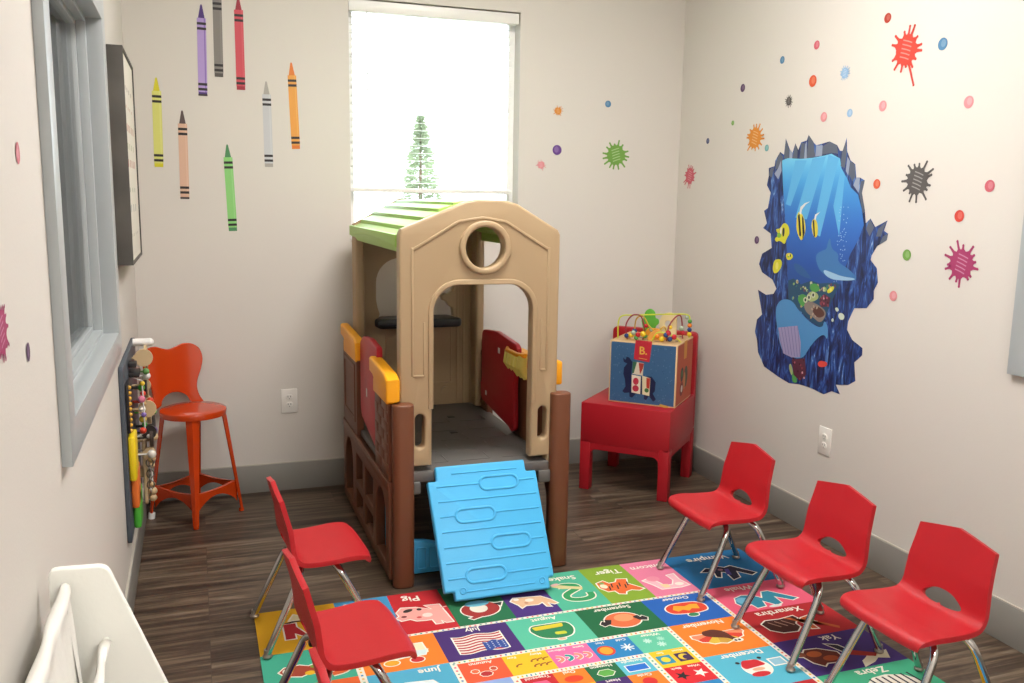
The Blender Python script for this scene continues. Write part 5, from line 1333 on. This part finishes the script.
A.poly(MURAL['turtle'][0], '#8a7f78', 6); A.poly(MURAL['turtleshell'][0], '#5c3a34', 7)
tp = MURAL['turtle'][0]; tcy = sum(p[0] for p in tp) / len(tp); tcz = sum(p[1] for p in tp) / len(tp)
for a_ in (.3, 1.1, 2.2, 3.3, 4.4, 5.4): A.ell(tcy + .022 * math.cos(a_), tcz + .022 * math.sin(a_), .009, .006, '#b09a8a', 7, a_, 8)
for yy_, zz_ in ((tcy + .05, tcz + .06), (tcy + .02, tcz + .075), (tcy + .075, tcz + .045)): A.ell(yy_, zz_, .016, .014, '#c9d0b0', 7); A.ell(yy_, zz_, .007, .008, '#2c3a3a', 8)
A.poly(MURAL['sponge'][0], '#4f8fc8', 8); A.poly(MURAL['sponge2'][0], '#9c95be', 9)
for i in range(7):
    f = i / 6; s2 = MURAL['sponge2'][0]
    a_ = Vector(s2[0]).lerp(Vector(s2[1]), f); b3 = Vector(s2[5]).lerp(Vector(s2[3]), f); A.line([tuple(a_), tuple(b3)], .004, '#7a74a4', 10)
for i_, pl in enumerate(MURAL['yellowfish']):
    A.poly(pl, '#d6d232', 8)
    ys_ = [p[0] for p in pl]; zs_ = [p[1] for p in pl]; cy2, cz2 = sum(ys_) / len(ys_), sum(zs_) / len(zs_); ry2, rz2 = (max(ys_) - min(ys_)) / 2, (max(zs_) - min(zs_)) / 2
    if i_ >= 2:
        A.ell(cy2 - ry2 * .25, cz2 + rz2 * .25, ry2 * .16, rz2 * .45, '#1c2430', 9); A.ell(cy2 + ry2 * .12, cz2 + rz2 * .30, ry2 * .10, rz2 * .42, '#e8ead8', 9)
        A.ell(cy2 + ry2 * .35, cz2 - rz2 * .1, ry2 * .3, rz2 * .25, '#7fb83a', 9)
    else: A.ell(cy2, cz2, ry2 * .35, rz2 * .5, '#e8e06a', 9)
A.poly(MURAL['dolphin'][0], '#3f78b4', 8); A.poly(MURAL['dolphinbelly'][0], '#9cc4e4', 9); A.poly(MURAL['dolphin2'][0], '#2f5f9a', 8)
for pl in MURAL['angel']: A.poly(pl, '#e0cf3e', 8)
for pl in MURAL['angelfin']: A.poly(pl, '#dfe4e4', 9)
for pl in MURAL['angelstripe']: A.poly(pl, '#1c2430', 10)
for pl in MURAL['redfish']: A.poly(pl, '#d8473a', 8)
for pl in MURAL['whitefish']: A.poly(pl, '#cfdcc8', 8)
yy0, yy1 = min(p[0] for p in MURAL['water'][0]), max(p[0] for p in MURAL['water'][0])
for i in range(60): A.ell(yy0 + (yy1 - yy0) * (.22 + rr_.uniform(-.05, .05)), 1.42 + rr_.uniform(-.18, .18), .0025, .0025, '#a8d0ee', 4, n=6)
A.build('sea_life', decal, seam)

# ================================================================== framed board on left wall
frm = mat('dark_grey_wood', '#4a4743', .55, var=.25, bscale=30)
pic = thing('framed_print', 'white print in a deep dark grey wooden frame beyond the metal window', 'picture', (XL, 4.10, 1.71))
PY0, PY1, PZ0, PZ1 = 3.80, 4.46, 1.315, 2.150
m = MB(); m.flat([(PY0, PZ0), (PY1, PZ0), (PY1, PZ1), (PY0, PZ1)], [[(PY0 + .012, PZ0 + .012), (PY1 - .012, PZ0 + .012), (PY1 - .012, PZ1 - .012), (PY0 + .012, PZ1 - .012)]], .058, .001, frame('yz', (XL + .029, 0, 0))); m.build('frame', frm, pic)
m = MB(); m.box((XL + .03, PY0 + .010, PZ0 + .010), (XL + .052, PY1 - .010, PZ1 - .010)); m.build('print_panel', mat('paper_white', '#ece7dc', .6), pic)
A = Art(frame('yz', (XL + .0522, 0, 0)), step=.0002)
rr_ = random.Random(9)
for (zz, hh, cc) in ((2.0, .03, '#9a8f86'), (1.93, .02, '#c9a08c'), (1.84, .05, '#b0553f'), (1.77, .04, '#a8b08c'), (1.70, .05, '#b0553f'), (1.60, .03, '#8c9a84'), (1.52, .05, '#8f9298'), (1.42, .02, '#b8b0a8')):
    n_ = rr_.randint(3, 5)
    for i in range(n_): y_ = PY0 + .10 + i * .45 / n_ + rr_.uniform(0, .03); A.poly([(y_, zz), (y_ + .03, zz), (y_ + .03, zz + hh * .6), (y_, zz + hh * .6)], cc, 1)
A.poly([(PY0 + .03, PZ0 + .03), (PY1 - .03, PZ0 + .03), (PY1 - .03, PZ1 - .03), (PY0 + .03, PZ1 - .03)], '#ece7dc', 0)
A.build('print_marks', decal, pic)

# ================================================================== sensory busy board low on the left wall
bb = thing('busy_board', 'dark slate busy board hung low on the left wall, covered with beads and wooden shapes', 'toy', (XL, 3.95, .25))
slate = mat('slate_panel', '#4a525c', .55); natw = mat('natural_wood', '#cdb28a', .5, var=.12, bscale=40)
BY0, BY1, BZ0, BZ1 = 3.54, 4.30, .265, .955
BX = XL + .018
m = MB(); m.flat(round_poly([(BY0, BZ0), (BY1, BZ0), (BY1, BZ1), (BY0, BZ1)], .02), (), .0165, .003, frame('yz', (XL + .0090, 0, 0))); m.build('backing_board', slate, bb)
def tray(y0_, y1_, z0_, z1_, col, d=.032):
    m = MB(); m.box((BX, y0_, z0_), (BX + d, y1_, z1_), .008); m.build('tray', mat('tray_' + col, col, .4), bb)
tray(3.58, 3.72, .50, .675, '#f0d21c', .026); tray(3.63, 3.77, .375, .53, '#ee7a35', .027); tray(3.68, 3.83, .275, .42, '#55c043', .027)
m = MB(); m.box((BX, 3.58, .69), (BX + .012, 3.70, .88), .003); stp = m.build('stripe_panel', mat('black_panel', '#232022', .5), bb)
m = MB()
for i in range(9): m.sphere((BX + .014, 3.592, .70 + i * .021), .008, 8)
m.build('ball_strip', mat('amber_beads', '#d8a43a', .4), stp)
def disc(y, z, r, col, x=.05, t=.012, nm='wooden_disc'):
    m = MB(); m.cyl((BX + x, y, z), (BX + x + t, y, z), r, seg=24); m.cyl((BX, y, z), (BX + x, y, z), .006, seg=8); return m.build(nm, natw if col is None else mat('disc_' + col, col, .4), bb)
disc(4.12, .895, .050, None, .045); disc(3.92, .80, .030, '#2a2624', .05, .010, 'black_knob'); disc(4.02, .775, .042, None, .048)
disc(4.02, .68, .060, None, .052, .014); disc(3.92, .585, .042, '#3b2f2a', .062, .014, 'black_knob'); disc(4.0, .55, .050, None, .056, .014); disc(4.06, .60, .045, '#2a2624', .066, .012, 'black_knob')
m = MB(); m.cyl((BX, 4.14, .955), (BX + .068, 4.14, .955), .017, seg=16); m.sphere((BX + .068, 4.14, .955), .0175, 12); m.build('white_handle', mat('white_gloss', '#eceae8', .3), bb)
for (xx, yy, zz, rr3, cc3) in ((.046, 4.03, .905, .037, None), (.056, 3.93, .705, .036, None), (.060, 3.90, .612, .030, '#2a2624'), (.050, 3.96, .80, .024, None), (.058, 3.90, .520, .026, None)):
    m = MB(); m.cyl((BX + xx, yy - .006, zz), (BX + xx, yy + .006, zz), rr3, seg=24); m.cyl((BX, yy, zz), (BX + xx, yy, zz), .005, seg=8); m.build('wooden_wheel', natw if cc3 is None else mat('disc_dark', cc3, .4), bb)
bd = random.Random(12)
m = MB(); m.tube([(BX + .0, 3.86, .86), (BX + .045, 3.86, .84), (BX + .048, 3.86, .62), (BX + .0, 3.86, .60)], .003, 8); wr = m.build('bead_wire', mat('white_gloss', '#eceae8'), bb)
cl = ['#d8432c', '#4fa63f', '#e0c23a', '#8a6fb8', '#e9e2d2', '#c9a06a', '#e27f9a']
for i in range(10): m = MB(); m.sphere((BX + .040 + .006 * (i % 2), 3.86 + .01 * (i % 3), .63 + i * .022), [.014, .010, .015, .011][i % 4], 12); m.build('bead', mat('bb' + cl[i % 7], cl[i % 7], .35), wr)
m = MB(); m.tube([(BX, 3.98, .52), (BX + .06, 3.98, .50), (BX + .06, 3.98, .30), (BX, 3.98, .28)], .003, 8); wr = m.build('bead_wire', mat('white_gloss', '#eceae8'), bb)
for i, (zz, r_) in enumerate(((.505, .016), (.475, .018), (.445, .013), (.33, .018), (.36, .012), (.30, .016))): m = MB(); m.sphere((BX + .06, 3.98, zz), r_, 12); m.build('bead', natw, wr)
for i, (yy, zz, r_, cc) in enumerate(((4.02, .715, .016, '#d8432c'), (4.0, .69, .014, '#e0c23a'), (4.02, .67, .013, '#4fa63f'), (3.93, .845, .016, '#e2e0dc'), (3.95, .735, .014, '#d8432c'), (3.93, .61, .016, '#8a6fb8'), (3.90, .595, .012, '#e2e0dc'), (3.87, .525, .018, '#dcd8d0'), (3.96, .575, .017, None), (3.9, .87, .014, '#5a8a4a'))):
    m = MB(); m.cyl((BX, yy, zz), (BX + .05, yy, zz), .004, seg=6); m.sphere((BX + .06 + .008 * (i % 3), yy, zz), r_, 12); m.build('peg_ball', natw if cc is None else mat('bb' + cc, cc, .35), bb)
m = MB()
for i in range(6): m.torus((0, 0, 0), .014, .0028, Matrix.Translation((BX + .055, 3.93, .47 - i * .024)) @ Matrix.Rotation(PI / 2, 4, 'Y' if i % 2 else 'X') @ Matrix.Diagonal((1, 1.3, 1, 1)), 14, 6)
m.build('chain', mat('steel_chain', '#8a8580', .3, 1.0), bb)
m = MB(); m.flat(round_poly([(3.93, .285), (4.04, .285), (4.04, .56), (3.93, .56)], .02), (), .014, .003, frame('yz', (BX + .035, 0, 0))); m.box((BX, 3.96, .40), (BX + .03, 4.0, .44)); m.build('wooden_strip', natw, bb)
m = MB(); m.box((BX, 3.80, .865), (BX + .040, 3.90, .885), .004); m.box((BX, 3.80, .905), (BX + .03, 3.86, .925), .004); m.build('black_bar', mat('black_panel', '#232022'), bb)

# ================================================================== sling bookshelf, near left
shw = mat('white_shelf_paint', '#f6f7f0', .45, bump=.1, bscale=90)
cloth = mat('white_canvas', '#e4e2dc', .85, bump=.3, bscale=50)
SY_ = 1.685
sb_ = thing('sling_bookshelf', 'white wooden sling bookshelf with white cloth slings against the left wall, near the camera', 'bookshelf', (-.12, 1.40, 0))
prof_ = [(-.268, 0), (.14, 0), (.14, .08), (-.168, .922), (-.178, .932), (-.255, .935), (-.268, .92)]
for yy in (SY_ + .009, 1.06):
    m = MB(); m.flat(round_poly([(-.270, 0), (.13, 0), (.13, .11), (-.172, .928), (-.268, .932)], .016), (), .018, .003, frame('xz', (0, yy, 0))); m.build('side_panel', shw, sb_)
rods = [(-.240, .898), (-.180, .786), (-.13, .60), (-.07, .42), (-.02, .25)]
for (rx, rz_) in rods:
    m = MB(); m.cyl((rx, 1.06, rz_), (rx, SY_ + .002, rz_), .0055, seg=14); m.build('rod', shw, sb_)
rr_ = random.Random(2)
def sling(i, r0, r1, dip, y1):
    m = MB()
    path = []
    for k in range(9): a = -.6 + (PI + 1.2) * k / 8; path.append((r0[0] - .0095 * math.cos(a), r0[1] + .0095 * math.sin(a)))
    for k in range(1, 14):
        f = k / 14; x_ = r0[0] + .010 + (r1[0] - .008 - r0[0] - .010) * f; z_ = (r0[1] + (r1[1] - r0[1]) * f) - dip * math.sin(PI * f) ** .8; path.append((x_, z_))
    for k in range(9): a = PI + .5 - (PI + 1.2) * k / 8; path.append((r1[0] + .0065 * math.cos(a), r1[1] + .0065 * math.sin(a)))
    n_ = len(path)
    def fn(u, v):
        j = min(int(v * (n_ - 1)), n_ - 2); f = v * (n_ - 1) - j
        x_ = path[j][0] * (1 - f) + path[j + 1][0] * f; z_ = path[j][1] * (1 - f) + path[j + 1][1] * f
        y_ = 1.08 + (y1 - 1.08) * u
        mid = math.sin(PI * min(1, max(0, (v * n_ - 6) / (n_ - 12))))
        w_ = .006 * math.sin(y_ * 38 + i * 2 + v * 7) * mid + .0035 * math.sin(y_ * 90 + v * 15) * mid + .0030 * math.sin(y_ * 31 + v * 12)
        return (x_ + w_, y_ - .03 * mid * (u > .9), z_ + w_ * .8 - .02 * mid * math.sin(PI * u))
    m.grid(fn, 60, 60)
    o = m.build('sling', cloth, sb_, sharp=80)
    s_ = o.modifiers.new('s', 'SOLIDIFY'); s_.thickness = .002
sling(0, rods[0], rods[1], .17, SY_ - .012)
sling(2, rods[2], rods[3], .10, SY_ - .012)

# ================================================================== conifer outside
leafm = mat('conifer_needles', '#8d9a7c', .8, var=.3, bscale=8); trunkm = mat('bark', '#6a5544', .9)
tr_ = thing('conifer_tree', 'young conifer tree outside beyond the back window', 'tree', (3.43, 14.0, -.15))
m = MB(); m.cyl((3.43, 14, -.15), (3.43, 14, 2.75), .07, .01, 10); m.build('trunk', trunkm, tr_)
t_ = bmesh.new(); rr_ = random.Random(8)
for i in range(5200):
    h = rr_.random() ** 1.25; z_ = .15 + h * 2.72; R_ = (1 - h) ** .85 * .72 + .02
    lay = .72 + .28 * abs(math.sin(h * 26)); a = rr_.uniform(0, 2 * PI); q_ = R_ * lay * rr_.random() ** .45
    c_ = Vector((3.43 + q_ * math.cos(a), 14 + q_ * math.sin(a), z_ - q_ * .22)); s_ = rr_.uniform(.03, .065)
    d1 = Vector((math.cos(a), math.sin(a), rr_.uniform(-.4, .5))).normalized() * s_ * 1.7; d2 = Vector((rr_.uniform(-1, 1), rr_.uniform(-1, 1), rr_.uniform(-1, 1))).normalized() * s_ * .4
    t_.faces.new([t_.verts.new(c_ - d1 * .5 - d2), t_.verts.new(c_ + d1), t_.verts.new(c_ - d1 * .5 + d2)])
m = MB(); m._merge(t_); m.build('foliage', leafm, tr_)

# ------------------------------------------------------------------ view
scene.view_settings.view_transform = 'Standard'; scene.view_settings.look = 'None'
scene.view_settings.exposure = EXPO; scene.view_settings.gamma = 1; scene.view_settings.use_curve_mapping = False
